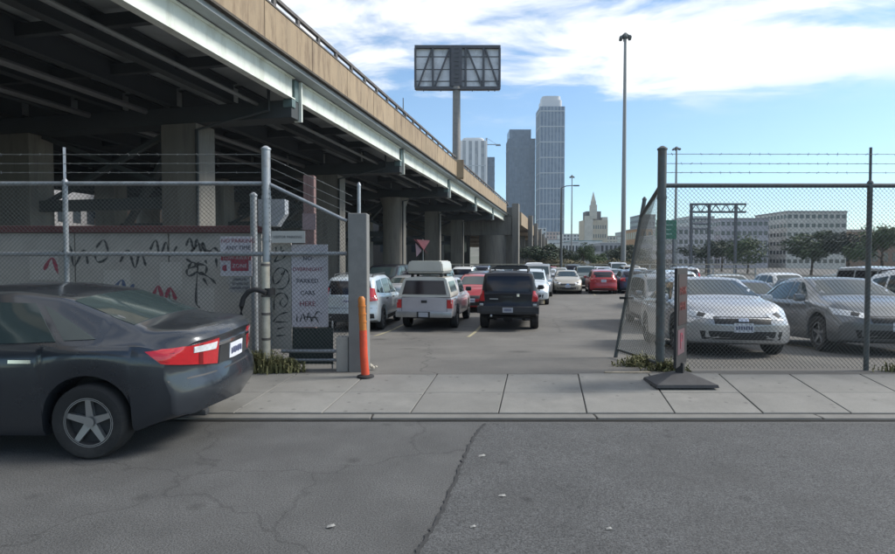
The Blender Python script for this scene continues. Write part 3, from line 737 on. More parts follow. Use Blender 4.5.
c.patch('tailgate_handle', [(-.09, .86), (.09, .86), (.09, .94), (-.09, .94)], 'rear', m_trim, 2, 2, .014)
mb = MB(); mb.box(-2.53, -2.40, -.86, .86, .43, .60, bevel=.025)
c.add('rear_bumper', mb.mesh('rear_bumper', mat('dull_chrome_bumper', (.36, .37, .38), .35, .7, var=.15), smooth=40))
pl = c.add('licence_plate', MB().box(-2.552, -2.532, -.20, .20, .43, .60).mesh('licence_plate', m_trim))
c.add('plate_print', MB().box(-2.557, -2.553, -.145, .145, .45, .585).mesh('plate_print', mat('dim_plate', (0.34, 0.36, 0.40), .5)), None, pl)
c.seam([(.88, .42), (.92, .98)]); c.seam([(-.60, .42), (-.60, 1.0)])
c.patch('head_lamp', [(.55, .70), (.82, .70), (.82, .84), (.55, .84)], 'front', m_head, 5, 4, .01, mirror=True)
c.patch('grille', [(-.5, .68), (.5, .68), (.5, .86), (-.5, .86)], 'front', m_trim, 6, 3, .01)
mirrors(c, .74, 1.14, .87, None)
# bed cap
mb = MB(); sec = lambda x, b: [(x + b, -.80, 1.035), (x + b, -.80, 1.10), (x, -.66, 1.55), (x, -.60, 1.61), (x, -.3, 1.645), (x, .3, 1.645), (x, .60, 1.61), (x, .66, 1.55), (x + b, .80, 1.10), (x + b, .80, 1.035)]
a, b_ = sec(-2.30, -.10), sec(-.74, .0)
a = [(x if z > 1.2 else x, y, z) for x, y, z in a]
n = len(a); mb.faces(a + b_, [(i, (i+1) % n, n+(i+1) % n, n+i) for i in range(n)] + [tuple(range(n))[::-1], tuple(range(n, 2*n))])
m_cap = mat('off_white_bed_cap', (.50, .49, .44), .4, var=.06, coat=.3, dirt=(.3, .29, .26), dscale=2, damt=.35)
cap_i = c.add('bed_cap', mb.mesh('bed_cap', m_cap, smooth=35))
q = [(-2.398, -.68, 1.115), (-2.398, .68, 1.115), (-2.318, .58, 1.53), (-2.318, -.58, 1.53)]
mb = MB(); mb.faces([(x - .008, y, z) for x, y, z in q] + [(x + .02, y, z) for x, y, z in q], [(0, 1, 2, 3), (7, 6, 5, 4), (0, 4, 5, 1), (1, 5, 6, 2), (2, 6, 7, 3), (3, 7, 4, 0)])
c.add('rear_window', mb.mesh('rear_window', m_tint), None, cap_i)
for sg in (-1, 1):
    q = [(-2.15, 1.17), (-.95, 1.17), (-.95, 1.49), (-2.10, 1.49)]; mb = MB()
    yy = lambda z: sg * (.80 + (.66 - .80) * (z - 1.10) / .45 + .006)
    mb.faces([(x, yy(z), z) for x, z in q] + [(x, yy(z) - sg*.02, z) for x, z in q], [(0, 1, 2, 3), (7, 6, 5, 4), (0, 4, 5, 1), (1, 5, 6, 2), (2, 6, 7, 3), (3, 7, 4, 0)])
    c.add('side_window', mb.mesh('side_window', m_glass), None, cap_i)
for q in (-2.0, -1.2):
    for sg in (-1, 1): c.lump('rack_foot', (q, sg*.45, 1.67), (.1, .08, .10), m_trim, .01)
    c.add('rack_bar', MB().bar((q, -.62, 1.725), (q, .62, 1.725), .05, .035).mesh('rack_bar', m_trim))
mb = MB(); pr = [(-.56, 1.745), (-.53, 2.06), (-.46, 2.13), (.46, 2.13), (.53, 2.06), (.56, 1.745)]
mb.prism(pr, 'x', -2.28, -.55)
bmesh.ops.bevel(mb.bm, geom=mb.bm.edges[:], offset=.035, segments=2, affect='EDGES')
bx_i = c.add('roof_box', mb.mesh('roof_box', m_cap, smooth=40))
c.add('roof_box_rim', MB().box(-2.30, -.53, -.575, .575, 1.80, 1.825, bevel=.008).mesh('roof_box_rim', mat('grey_rim_strip', (.3, .3, .28), .5)), None, bx_i)

# ---- van / minivan
van = Car(dict(L=4.9, W=1.92, R=.35, xr=-1.4, xf=1.55, gc=.22, spokes=6,
    top=[(-2.45, 1.1), (-2.42, 1.25), (-2.28, 1.80), (-2.1, 1.88), (-1, 1.92), (.5, 1.90), (.9, 1.82), (1.75, 1.18), (2.2, 1.02), (2.45, .8)],
    belt=[(-2.45, 1.1), (0, 1.1), (1.6, 1.06), (2.2, .92), (2.45, .72)],
    bot=[(-2.45, .36), (-1.9, .25), (1.9, .24), (2.45, .3)],
    plan=[(-2.45, .95), (-2, .99), (1.4, 1), (2.0, .97), (2.45, .88)],
    roofw=[(-2.45, .86), (-2.1, .80), (.8, .79), (1.7, .85), (2.45, .84)],
    tail=end_shape([(.3, .06), (.5, 0), (.8, .0), (1.0, .05), (1.3, .05)], .12),
    nose=end_shape([(.2, .08), (.4, .02), (.62, .0), (.8, .05), (1.0, .12)], .38)))
c = van
c.patch('windscreen', [(.98, -.68), (1.64, -.76), (1.64, .76), (.98, .68)], 'top', m_glass, 8, 8)
c.patch('rear_window', [(-.72, 1.22), (.72, 1.22), (.64, 1.74), (-.64, 1.74)], 'rear', m_tint, 8, 6)
c.patch('side_window', [(.42, 1.17), (1.42, 1.15), (.88, 1.68), (.44, 1.76)], 'side', m_glass, 8, 5, mirror=True)
c.patch('side_window', [(-.9, 1.17), (.34, 1.17), (.36, 1.77), (-.88, 1.77)], 'side', m_tint, 8, 5, mirror=True)
c.patch('side_window', [(-2.15, 1.2), (-1.0, 1.17), (-.98, 1.77), (-2.05, 1.74)], 'side', m_tint, 8, 5, mirror=True)
c.patch('tail_lamp', [(.76, .90), (.90, .90), (.88, 1.3), (.78, 1.3)], 'rear', m_tail, 4, 6, .012, mirror=True)
c.patch('head_lamp', [(-1.24, .80), (-.74, .86), (-.66, 1.0), (-1.2, .92)], 'fcorner', m_head, 12, 5, .01, mirror=True)
c.patch('grille', [(-.46, .62), (.46, .62), (.48, .78), (-.48, .78)], 'front', m_trim, 8, 3, .008)
c.seam([(.38, .3), (.38, 1.15)]); c.seam([(-.94, .75), (-.94, 1.15)]); c.seam([(1.35, .36), (1.45, 1.06)])
plate(c, 0, .8); plate(c, 0, .5, 'front'); mirrors(c, 1.3, 1.2, .92)

def paint(name, col, metal=.35, rough=.32, dirt=.25):
    d = tuple(.5 * v + .07 for v in col)
    return mat('paint_' + name, col, rough, metal, var=.05, scale=3, coat=.7, dirt=d, dscale=1.4, damt=dirt)
p_slate = paint('slate', (.032, .038, .048), .45, .28, .1)
p_black = mat('paint_black', (.006, .0065, .011), .35, 0.0, var=.1, scale=3, coat=.25, spec=.35)
p_silver = paint('silver', (.46, .47, .49), .5, .35)
p_lilac = paint('pale_grey', (.44, .43, .46), .3, .4)
p_white = paint('white', (.68, .69, .69), .0, .35)
p_red = paint('red', (.36, .018, .025), .15, .3)
p_bluew = paint('ice_blue', (.56, .62, .66), .35, .33)
p_grey = paint('grey', (.17, .18, .19), .45, .35)
p_blue = paint('dark_blue', (.035, .055, .10), .35, .32)
p_tan = paint('beige', (.40, .37, .31), .4, .36)
p_green = paint('dark_green', (.03, .055, .045), .35, .35)

TOW = YAW_AWAY + math.pi
def at_axis(x, y, t): return x + AX.x * t, y + AX.y * t
# the dark sedan at the kerb, its tail beside the driveway
ks = sedan.spawn('parked_sedan', 'dark slate sedan parked half up on the sidewalk before the graffiti wall', 'car', -4.50, 5.80, math.pi - R(1), p_slate, 'cars parked at the kerb', flat=0.024)
ks.rotation_euler = (Matrix.Rotation(math.pi - R(1), 3, 'Z') @ Matrix.Rotation(R(-1.9), 3, 'X')).to_euler()
def park(car, name, label, cat, px, D, away, pt, twist=0.0, group='cars parked in the lot'):
    """end facing the street stands at depth D, centred on photograph column px"""
    x = (px - 447.5) / F_PX * D; h = car.sp['L'] / 2
    cx, cy = at_axis(x, D, h)
    return car.spawn(name, label, cat, cx, cy, (YAW_AWAY if away else TOW) + twist, pt, group)
park(xsuv, 'black_suv', 'black boxy SUV with roof rack, rear towards the street', 'car', 508, 16.9, True, p_black)
park(pick, 'pickup_truck', 'pale grey pickup with white bed cap and white roof box', 'truck', 424, 16.9, True, p_lilac)
park(csuv, 'silver_suv', 'pale silver compact SUV parked left of the capped pickup', 'car', 343, 16.6, True, p_bluew, .06)
park(hatch, 'red_hatchback', 'red hatchback facing the street between pickup and black SUV', 'car', 471, 22.8, False, p_red)
park(sedan, 'silver_sedan', 'silver sedan behind the pale silver compact SUV', 'car', 398, 22.9, True, p_silver)
park(van, 'black_van', 'black van parked in front of the round pier', 'car', 376, 28.2, False, p_black)
park(csuv, 'ice_blue_suv', 'ice blue compact SUV facing the street, just beyond the black boxy SUV', 'car', 530, 26.5, False, p_bluew)
park(sedan, 'beige_sedan', 'pale beige sedan facing the street next to the red car on the aisle', 'car', 568, 35.2, False, p_tan)
park(hatch, 'red_car', 'red car with its rear to the aisle, beside the pale beige sedan', 'car', 604, 35.2, True, p_red)
park(hatch, 'blue_hatchback', 'dark blue hatchback just past the red car on the aisle', 'car', 634, 35.6, True, p_blue)
fill = [
    (csuv, 'lot_car', 'dark green SUV in the row behind the beige sedan', 588, 42.0, False, p_green),
    (sedan, 'lot_car', 'silver sedan in the row behind the ice blue SUV', 548, 41.5, True, p_silver),
    (sedan, 'lot_car', 'grey sedan in the row behind the red aisle car', 616, 41.8, True, p_grey),
    (hatch, 'lot_car', 'white hatchback in the second row past the dark blue hatchback', 643, 42.2, False, p_white),
    (csuv, 'lot_car', 'white SUV far down the lot near the concrete pier', 522, 44.0, True, p_white),
    (sedan, 'lot_car', 'beige sedan far down the lot before the trees', 560, 49.0, True, p_tan),
    (sedan, 'lot_car', 'dark blue sedan far down the lot before the trees', 583, 49.5, False, p_blue),
    (van, 'lot_car', 'white van far down the lot before the trees', 534, 50.5, False, p_white),
    (hatch, 'lot_car', 'silver hatchback far down the lot before the trees', 606, 50.0, False, p_silver),
    (csuv, 'lot_car', 'grey SUV under the viaduct beyond the roof box', 428, 31.0, False, p_grey),
    (hatch, 'lot_car', 'dark blue hatchback under the viaduct beyond the red hatchback', 478, 31.0, True, p_blue),
    (van, 'lot_car', 'grey van beyond the ice blue compact SUV', 537, 32.5, False, p_grey),
    (sedan, 'lot_car', 'black sedan in the row behind the dark blue hatchback', 662, 36.2, False, p_black),
    (csuv, 'lot_car', 'silver SUV beyond the black sedan on the aisle', 690, 36.6, True, p_silver),
    (csuv, 'lot_car', 'beige SUV two rows behind the red aisle car', 632, 49.0, True, p_tan),
    (sedan, 'lot_car', 'white sedan three rows behind the red aisle car', 599, 56.0, False, p_white),
    (csuv, 'lot_car', 'black SUV three rows behind the beige sedan', 574, 56.0, True, p_black),
    (van, 'lot_car', 'silver van three rows behind the dark blue hatchback', 621, 56.2, False, p_silver),
    (sedan, 'lot_car', 'red sedan far down the lot beside the white van', 551, 56.0, False, p_red),
    (csuv, 'lot_car', 'white SUV under the viaduct past the concrete columns', 462, 38.5, True, p_white),
    (sedan, 'lot_car', 'grey sedan under the viaduct past the concrete columns', 492, 38.5, False, p_grey),
    (van, 'lot_car', 'beige van under the viaduct past the round pier', 430, 39.0, False, p_tan),
    (sedan, 'lot_car', 'silver sedan deep under the viaduct by the end pier', 508, 46.0, False, p_silver),
    (csuv, 'lot_car', 'dark blue SUV deep under the viaduct', 480, 46.5, True, p_blue),
    (sedan, 'lot_car', 'white sedan left of the pale silver compact SUV', 262, 17.4, False, p_white),
]
for car, nm, lb, px, D, away, pt in fill: park(car, nm, lb, 'car', px, D, away, pt, random.uniform(-.04, .04))
# right of the aisle, behind the fence
RG = 'cars parked behind the right-hand fence'
sedan.spawn('silver_sedan', 'silver sedan nosed up to the fence behind the sign on the rubber base', 'car', 5.35, 11.75, R(-99), p_silver, RG)
csuv.spawn('dark_suv', 'dark grey SUV parked behind the leaning gate leaf', 'car', 7.0, 18.2, R(-97), p_grey, RG)
sedan.spawn('grey_sedan', 'grey sedan nosed up to the fence next to the silver one', 'car', 8.15, 11.9, R(-99), p_grey, RG)
csuv.spawn('white_suv', 'white SUV nosed up to the fence beyond the grey sedan', 'car', 11.0, 12.1, R(-98), p_white, RG)
sedan.spawn('dark_blue_sedan', 'dark blue sedan in the second row behind the fence', 'car', 9.9, 18.8, R(-97), p_blue, RG)
hatch.spawn('black_hatchback', 'black hatchback in the second row behind the fence', 'car', 12.6, 19.2, R(-97), p_black, RG)
van.spawn('silver_van', 'silver van in the second row behind the fence', 'car', 15.6, 19.6, R(-98), p_silver, RG)
csuv.spawn('ice_blue_suv', 'ice blue SUV in the third row behind the fence', 'car', 10.4, 26.5, R(82), p_bluew, RG)
sedan.spawn('tan_sedan', 'beige sedan in the third row behind the fence', 'car', 13.2, 26.5, R(-97), p_tan, RG)
hatch.spawn('white_hatchback', 'white hatchback in the third row behind the fence', 'car', 16.0, 26.8, R(-97), p_white, RG)
sedan.spawn('green_sedan', 'dark green sedan in the third row behind the fence', 'car', 18.9, 27.0, R(82), p_green, RG)

# ------------------------------------------------------------------ viaduct
VO, VR = Vector((-8.6, 18.0, 0.0)), -math.atan(0.222)
via = thing('viaduct', 'elevated freeway viaduct with tan parapet and pale green edge girder', 'viaduct', VO, VR)
VY0, SPAN, B1, NB = -39.9, 16.0, 7.9, 6          # bents at B1 + SPAN*k
bents = [B1 + SPAN * k for k in range(-3, NB)]
Y0, Y1 = bents[0] - 8, bents[-1] - 0.4
GZ0, GZ1, DZ0, PZ0, PZ1 = 8.90, 9.86, 9.90, 10.18, 11.62
WID = -39.0  # deck made extra wide to cut the light beneath it
def part(name, m, *boxes, smooth=False, bevel=0.0, parent=via):
    mb = MB()
    for b in boxes: mb.box(*b, bevel=bevel)
    return mb.build(name, m, parent, smooth)
part('deck', m_soffit, (WID - .9, .70, Y0, Y1, DZ0, DZ0 + .34))
part('road_surface', m_lot, (WID - .6, .38, Y0, Y1, DZ0 + .345, DZ0 + .42))
pl_len = 4.0; y = Y0                                        # parapet panels
pm = MB().box(.48, .86, 0, pl_len - .03, PZ0, PZ1, bevel=.03).mesh('parapet_panel', m_fascia)
while y + pl_len < Y1 + .1:
    link('parapet_panel', pm, via, (0, y, 0)); y += pl_len
part('parapet_drip_edge', mat('dark_edge', (.07, .06, .05), .9, var=.3), (.44, .90, Y0, Y1, PZ0 - .10, PZ0 - .01))  # dark strip along the lower edge of the parapet panels
part('parapet_coping', m_rail, (.46, .89, Y0, Y1, PZ1 + .004, PZ1 + .07))
pp = MB().box(-.06, .06, -.10, .10, PZ1 + .074, PZ1 + .46).mesh('rail_post', m_rail)
y = Y0 + 1
while y < Y1: link('rail_post', pp, via, (.66, y, 0)); y += 2.0
part('rail_tube', m_rail, (.58, .74, Y0, Y1, PZ1 + .464, PZ1 + .60))
part('lower_rail_tube', m_rail, (.62, .70, Y0, Y1, PZ1 + .14, PZ1 + .20))
part('far_parapet', m_fascia, (WID - 1.2, WID - .92, Y0, Y1, PZ0, PZ1))
# girders, one per span and line: I-sections
def ibeam(x, y0, y1, w, m, nm, stiff):
    mb = MB(); t = .03
    mb.box(x - t/2, x + t/2, y0, y1, GZ0 + .05, GZ1 - .04)
    mb.box(x - w/2, x + w/2, y0, y1, GZ0, GZ0 + .048); mb.box(x - w/2, x + w/2, y0, y1, GZ1 - .038, GZ1)
    if stiff:
        yy = y0 + 1.2
        while yy < y1 - .5: mb.box(x + t/2 + .001, x + w/2 - .03, yy, yy + .02, GZ0 + .05, GZ1 - .04) if stiff > 1 else None; yy += 2.2
    return mb.build(nm, m, via)
edges_ = [Y0] + bents
for a, b in zip(edges_[:-1], edges_[1:]):
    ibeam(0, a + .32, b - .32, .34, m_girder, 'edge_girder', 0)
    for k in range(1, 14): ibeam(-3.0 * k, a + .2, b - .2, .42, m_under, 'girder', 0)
    for j in range(1, 4):                                   # cross-frames
        yy = a + (b - a) * j / 4
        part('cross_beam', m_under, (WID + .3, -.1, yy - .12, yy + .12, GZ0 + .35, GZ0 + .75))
m_hang = mat('hanger_green', (.10, .15, .15), .6, var=.2)
for i, yb in enumerate(bents[:-1]):
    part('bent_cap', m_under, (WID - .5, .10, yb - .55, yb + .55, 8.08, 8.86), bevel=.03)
    part('hanger_plate', m_girder, (-.12, .24, yb + .12, yb + .22, 8.02, GZ1 - .05))
    part('bearing_bracket', m_hang, (-.40, .12, yb - .26, yb + .10, 8.88, 9.80))
    part('bearing_shoe', m_hang, (-.30, .16, yb - .60, yb - .27, 8.52, 8.88), bevel=.03)
    xs_ = (-5.55, -15.0, -25.0, -35.0)
    for x in xs_:
        mb = MB()
        if i == 5:                                          # the round pier
            mb.tube([(x - .1, yb, -1.2), (x - .1, yb, 7.2), (x - .1, yb, 8.07)], [1.18, 1.18, 1.5], 28)
            mb.build('column', m_conc, via, smooth=40)
        else:
            mb.box(x - .95, x + .95, yb - .7, yb + .7, -1.2, 8.07, bevel=.09); mb.build('column', m_conc, via, smooth=30)
# drain pipes, conduits and lamps under the deck
for i, yb in enumerate(bents[1:-1]):
    mb = MB(); x = -4.5; mb.tube([(-.9, yb - .75, 9.7), (-.9, yb - .75, 8.4), (x, yb - .80, 7.7), (x, yb - .80, -1.0)], .085, 8); mb.build('drain_pipe', m_under, via, smooth=40)
    mb = MB(); mb.bar((-6.6, yb + .1, 5.2), (-14.0, yb + .1, 8.0), .22, .22); mb.build('brace', m_under, via)
    mb = MB(); mb.bar((-14.0, yb + .1, 4.6), (-6.6, yb + .1, 7.9), .22, .22); mb.build('brace', m_under, via)
    part('tie_beam', m_under, (-24.0, -6.52, yb - .2, yb + .2, 4.2, 4.75))
for x in (-1.6, -7.4, -10.6):
    mb = MB(); mb.tube([(x, Y0, 8.75), (x, Y1, 8.75)], .09 if x > -5 else .14, 8); mb.build('conduit', mat('conduit_grey', (.16, .165, .17), .6, .2), via, smooth=40)
# diagonal braces under the deck
for i, yb in enumerate(bents[2:6]):
    mb = MB(); mb.bar((-6.2, yb + .6, 8.3), (-13.0, yb + 4.0, 3.2), .32, .32); mb.build('brace', m_under, via)

# end pier and the concrete approach beyond it
ep = thing('end_pier', 'massive concrete pier where the steel viaduct ends', 'pier', VO, VR)
ye = bents[-1]
part('pier_cap', m_conc, (-24, 1.5, ye - .9, ye + 1.4, 6.3, 9.6), bevel=.1, parent=ep)
mb = MB(); mb.tube([(-2.2, ye + .3, -1.2), (-2.2, ye + .3, 6.28)], 2.5, 30); mb.build('column', m_conc, ep, smooth=40)
mb = MB(); mb.tube([(-14, ye + .3, -1.2), (-14, ye + .3, 6.28)], 2.5, 30); mb.build('column', m_conc, ep, smooth=40)
part('pilaster', m_conc, (1.52, 2.7, ye - 1.2, ye + 1.2, -1.2, 12.0), bevel=.06, parent=ep)
part('end_wall', m_conc, (-24, 1.48, ye + .0, ye + .9, 9.62, 11.4), parent=ep)
ap = thing('approach_ramp', 'tan concrete approach ramp beyond the massive end pier', 'ramp', VO, VR)
for k in range(5):
    a = ye + 1.5 + 18 * k
    part('span', m_fascia, (-22, 3.0, a, a + 17.9, 8.2 - .5*k, 10.6 - .5*k), bevel=.05, parent=ap)
    part('column', m_conc, (-3.2, .8, a + 16, a + 17.5, -1.2, 8.19 - .5*k), bevel=.05, parent=ap)
    part('pilaster', m_conc, (3.02, 3.9, a + 15.8, a + 17.8, -1.2, 11.2 - .5*k), bevel=.05, parent=ap)

# billboard on its post, seen from behind
bb0 = P(456.5, 165, 57.6); bbz = 11.3
bb = thing('billboard', 'back of a large billboard on a single tall post above the viaduct', 'billboard', (bb0.x, bb0.y, bbz))
part('post_block', m_fascia, (-.72, .72, -.6, .6, -1.25, .55), bevel=.04, parent=bb)
m_bbf = mat('billboard_steel', (.085, .085, .095), .6, .3, var=.2, scale=2)
m_bbp = mat('billboard_back_sheet', (.66, .67, .70), .6, .0, var=.10, scale=1.5, dirt=(.2, .2, .21), dscale=1, damt=.5)
zt, zb_ = P(456, 45, 57.6).z - bbz, P(456, 89, 57.6).z - bbz
bx = lambda px: (px - 456.5) / F_PX * 57.6
mb = MB(); mb.tube([(0, 0, .55), (0, 0, zb_ + .2)], [.42, .38], 16); mb.build('post', mat('post_paint', (.20, .19, .18), .6, var=.15), bb, smooth=40)
part('back_sheet', m_bbp, (bx(416), bx(499.5), .34, .40, zb_ + .25, zt - .1), parent=bb)
part('front_sheet', m_bbp, (bx(415.5), bx(500), .95, 1.02, zb_ + .1, zt), parent=bb)
part('top_beam', m_bbf, (bx(415), bx(500), -.02, .33, zt - .28, zt), parent=bb)
part('bottom_beam', m_bbf, (bx(415), bx(500), -.12, .33, zb_, zb_ + .24), parent=bb)
for px in (415.6, 433, 450.5, 465.5, 483.3, 499.3): part('upright', m_bbf, (bx(px) - .10, bx(px) + .10, .02, .335, zb_ + .245, zt - .285), parent=bb)
for z in (.2, .47, .76): part('purlin', m_bbf, (bx(416), bx(499), .30, .338, zb_ + (zt - zb_)*z - .04, zb_ + (zt - zb_)*z + .04), parent=bb)
for a, b in ((418.5, 432), (435, 449.5)): MB().bar((bx(a), .14, zb_ + .3), (bx(b), .14, zt - .35), .16).build('diagonal', m_bbf, bb)
for a, b in ((467, 482), (485, 498)): MB().bar((bx(a), .14, zt - .35), (bx(b), .14, zb_ + .3), .16).build('diagonal', m_bbf, bb)
part('post_head', m_bbf, (-.55, .55, -.2, .28, zb_ + .26, zt - .30), parent=bb)
for k in range(9): part('ladder_rung', m_galvd, (-.22, .22, -.26, -.22, zb_ + .6 + .42*k, zb_ + .64 + .42*k), parent=bb)
part('catwalk', m_bbf, (bx(424), bx(498), -.5, -.14, zb_ - .16, zb_ - .10), parent=bb)
for px in (424, 441, 472, 488, 494): part('lamp_arm', m_bbf, (bx(px) - .05, bx(px) + .05, -.45, -.3, zb_ - .34, zb_ - .165), parent=bb)

# ------------------------------------------------------------------ fences and gates
def chain_link(p00, p10, p11, p01, m, parent, org, pitch=.062, r=.0027, name='chain_link_mesh'):
    """woven wire as crossing diagonal rods clipped to a quad"""
    p00, p10, p11, p01 = (Vector(p) for p in (p00, p10, p11, p01))
    Lw = ((p10 - p00).length + (p11 - p01).length) / 2; H = ((p01 - p00).length + (p11 - p10).length) / 2
    nrm = (p10 - p00).cross(p01 - p00).normalized()
    def q(u, v): return (p00*(1-u) + p10*u)*(1-v) + (p01*(1-u) + p11*u)*v
    vs, fs = [], []
    s_ = pitch
    for sg in (1, -1):
        k = -H
        while k < Lw:
            if sg > 0: a, b = max(0, k), min(Lw, k + H); va, vb = (a - k)/H, (b - k)/H
            else: a, b = max(0, k), min(Lw, k + H); va, vb = 1 - (a - k)/H, 1 - (b - k)/H
            if b - a > .01:
                A, B = q(a/Lw, va), q(b/Lw, vb); t = (B - A).normalized(); sd = t.cross(nrm); o_ = nrm * (.004 * sg)
                i0 = len(vs)
                for p in (A, B):
                    for ang in (0, 2.094, 4.189): vs.append(p + o_ + sd*(r*math.cos(ang)) + nrm*(r*math.sin(ang)))
                fs += [(i0+e, i0+(e+1) % 3, i0+3+(e+1) % 3, i0+3+e) for e in range(3)]
            k += s_
    return MB().faces(vs, fs).build(name, m, parent, origin=org)
def pole(name, a, b, r, m, parent, org, n=12, cap=True):
    mb = MB(); a, b = Vector(a), Vector(b); mb.tube([a, b], r, n)
    if cap and abs((b - a).normalized().z) > .9:
        mb.tube([b, b + Vector((0, 0, .02)), b + Vector((0, 0, .055))], [r*1.18, r*1.15, r*.35], n)
    return mb.build(name, m, parent, smooth=40, origin=org)
def barbed(pts, m, parent, org):
    mb = MB(); mb.tube(pts, .0042, 4)
    a, b = Vector(pts[0]), Vector(pts[-1]); n = int((b - a).length / .14)
    for k in range(1, n):
        c_ = a.lerp(b, k / n); d = Vector((random.uniform(-1, 1), random.uniform(-1, 1), random.uniform(-.6, 1))).normalized() * .022
        mb.bar(c_ - d, c_ + d, .005)
    return mb.build('barbed_wire', m, parent, origin=org)

FY = 8.15; g0 = .13
LX, RX = (267 - 447.5)/F_PX*FY, (661 - 447.5)/F_PX*FY
def zat(py, D): return P(447, py, D).z
zr_top, zp_top = zat(183.5, FY), zat(147, FY)
# left fence along the sidewalk
org = frame_of((LX, FY, g0)); lf = thing('chain_link_fence', 'chain-link fence with barbed wire in front of the graffiti wall', 'fence', (LX, FY, g0))
pole('end_post', (LX, FY, g0), (LX, FY, zp_top - .04), .062, m_galv, lf, org, 16)
for k in range(1, 5):
    X = LX - 2.9 * k
    pole('post', (X, FY, g0), (X, FY, zr_top + .02), .035, m_galv, lf, org)
    MB().bar((X, FY, zr_top + .03), (X - .02, FY + .03, zp_top), .035, .02).build('wire_arm', m_galv, lf, origin=org)
XL = LX - 11.6
pole('top_rail', (XL, FY, zr_top), (LX - .03, FY, zr_top), .030, m_galv, lf, org, 10, False)
pole('middle_rail', (XL, FY, zat(254, FY)), (LX - .03, FY, zat(254, FY)), .034, m_galv, lf, org, 10, False)
for z in (154.5, 163.5, 172.5): barbed([(XL, FY + .02, zat(z, FY)), (LX, FY, zat(z, FY))], m_wired, lf, org)
chain_link((XL, FY - .045, g0 + .05), (LX, FY - .045, g0 + .05), (LX, FY - .045, zr_top), (XL, FY - .045, zr_top), m_wired, lf, org)
for z in (.4, 1.1, 1.9, 2.5): MB().tube([(LX, FY, g0 + z), (LX, FY, g0 + z + .04)], .07, 14).build('tension_band', m_galv, lf, origin=org)
# sloping panel between the tall post and the square gate post
SX = (347 - 447.5)/F_PX*FY
org = frame_of(((LX + SX)/2, FY, g0)); sp_ = thing('sloping_fence_panel', 'chain-link panel with sloping top rail beside the square gate post', 'fence', ((LX + SX)/2, FY, g0))
zs0, zs1 = zat(184.5, FY), zat(221, FY)
pole('top_rail', (LX + .06, FY, zs0), (SX, FY, zs1), .026, m_galv, sp_, org, 10, False)
pole('middle_rail', (LX + .06, FY, zat(253.6, FY)), (SX, FY, zat(253.6, FY)), .030, m_galv, sp_, org, 10, False)
for py, r_ in ((351, .028), (360, .022)): pole('bottom_rail', (LX + .20, FY, zat(py, FY)), (SX - .15, FY, zat(py, FY)), r_, m_galv, sp_, org, 10, False)
for a, b in ((156, 196), (166, 205), (176, 214)): barbed([(LX, FY, zat(a, FY)), (SX + .08, FY, zat(b, FY))], m_wired, sp_, org)
chain_link((LX + .05, FY - .04, g0 + .1), (SX, FY - .04, g0 + .1), (SX, FY - .04, zs1), (LX + .05, FY - .04, zs0), m_wired, sp_, org)
# square gate post with a thin steel stub
D_ = 8.0; xa, xb = (348 - 447.5)/F_PX*D_, (367 - 447.5)/F_PX*D_
gp = thing('gate_post', 'square grey concrete gate post behind the orange marker', 'post', ((xa + xb)/2, D_ + .14, .12)); org = frame_of(((xa + xb)/2, D_ + .14, .12))
m_post = mat('grey_post_concrete', (.19, .19, .185), .85, var=.14, scale=3, bump=.2, bscale=60, dirt=(.12, .12, .12), dscale=2, damt=.5)
MB().box(xa, xb, D_, D_ + .28, .1, zat(213, D_), bevel=.015).build('shaft', m_post, gp, origin=org)
pole('steel_stub', (xa + .11, D_ + .32, .15), (xa + .11, D_ + .32, zat(183, D_)), .026, m_galv, gp, org)
MB().box(xa - .19, xa - .012, D_ + .05, D_ + .30, .1, zat(338, D_), bevel=.02).build('footing_block', m_wall, gp, origin=org)

# right fence
org = frame_of((RX, FY, g0)); rf = thing('chain_link_fence', 'chain-link fence with barbed wire in front of the silver sedan', 'fence', (RX, FY, g0))
pole('end_post', (RX, FY, g0), (RX, FY, zp_top - .04), .062, m_galvd, rf, org, 16)
XR = RX + 9.4
for k in (1, 2, 3):
    X = RX + 3.0 * k; pole('post', (X, FY, g0), (X, FY, zr_top), .035, m_galvd, rf, org)
    MB().bar((X, FY, zr_top + .03), (X + .02, FY + .03, zp_top), .035, .02).build('wire_arm', m_galvd, rf, origin=org)
pole('top_rail', (RX + .03, FY, zat(185.5, FY)), (XR, FY, zat(185.5, FY)), .033, m_galvd, rf, org, 10, False)
for py in (154, 163.5, 172.5): barbed([(RX, FY, zat(py, FY)), (XR, FY + .02, zat(py + .6, FY))], m_wired, rf, org)
chain_link((RX, FY - .045, g0 + .05), (XR, FY - .045, g0 + .05), (XR, FY - .045, zr_top - .03), (RX, FY - .045, zr_top - .03), m_wired, rf, org)
for z in (.4, 1.0, 1.7, 2.5): MB().tube([(RX, FY, g0 + z), (RX, FY, g0 + z + .04)], .07, 14).build('tension_band', m_galvd, rf, origin=org)
# leaning gate leaf
GD = 9.6; b0 = P(615.5, 367, GD); b0.z = zlot(GD) + .0; t0 = P(644.5, 200, GD)
org = frame_of((b0.x, GD, b0.z)); gl = thing('gate_leaf', 'leaning chain-link gate leaf swung open into the parking lot', 'gate', (b0.x, GD, b0.z))
pole('stile', b0, t0, .034, m_galvd, gl, org, 12)
h0, h1 = Vector((RX, FY + .09, g0 + .06)), Vector((RX, FY + .09, zat(187, FY)))
tm = b0.lerp(t0, .9)
pole('top_bar', h1, tm, .032, m_galvd, gl, org, 10, False)
pole('hinge_stile', h0, h1 + Vector((0, 0, .05)), .026, m_galvd, gl, org)
pole('bottom_bar', h0 + Vector((0, 0, .05)), b0 + Vector((.03, 0, .14)), .022, m_galvd, gl, org, 10, False)
chain_link(b0 + Vector((0, 0, .1)), h0, h1, tm, m_wired, gl, org, .055)
MB().bar(b0.lerp(t0, .38) - Vector((.12, 0, 0)), b0.lerp(t0, .38) + Vector((.1, -.05, 0)), .06, .04).build('latch', m_black, gl, origin=org)

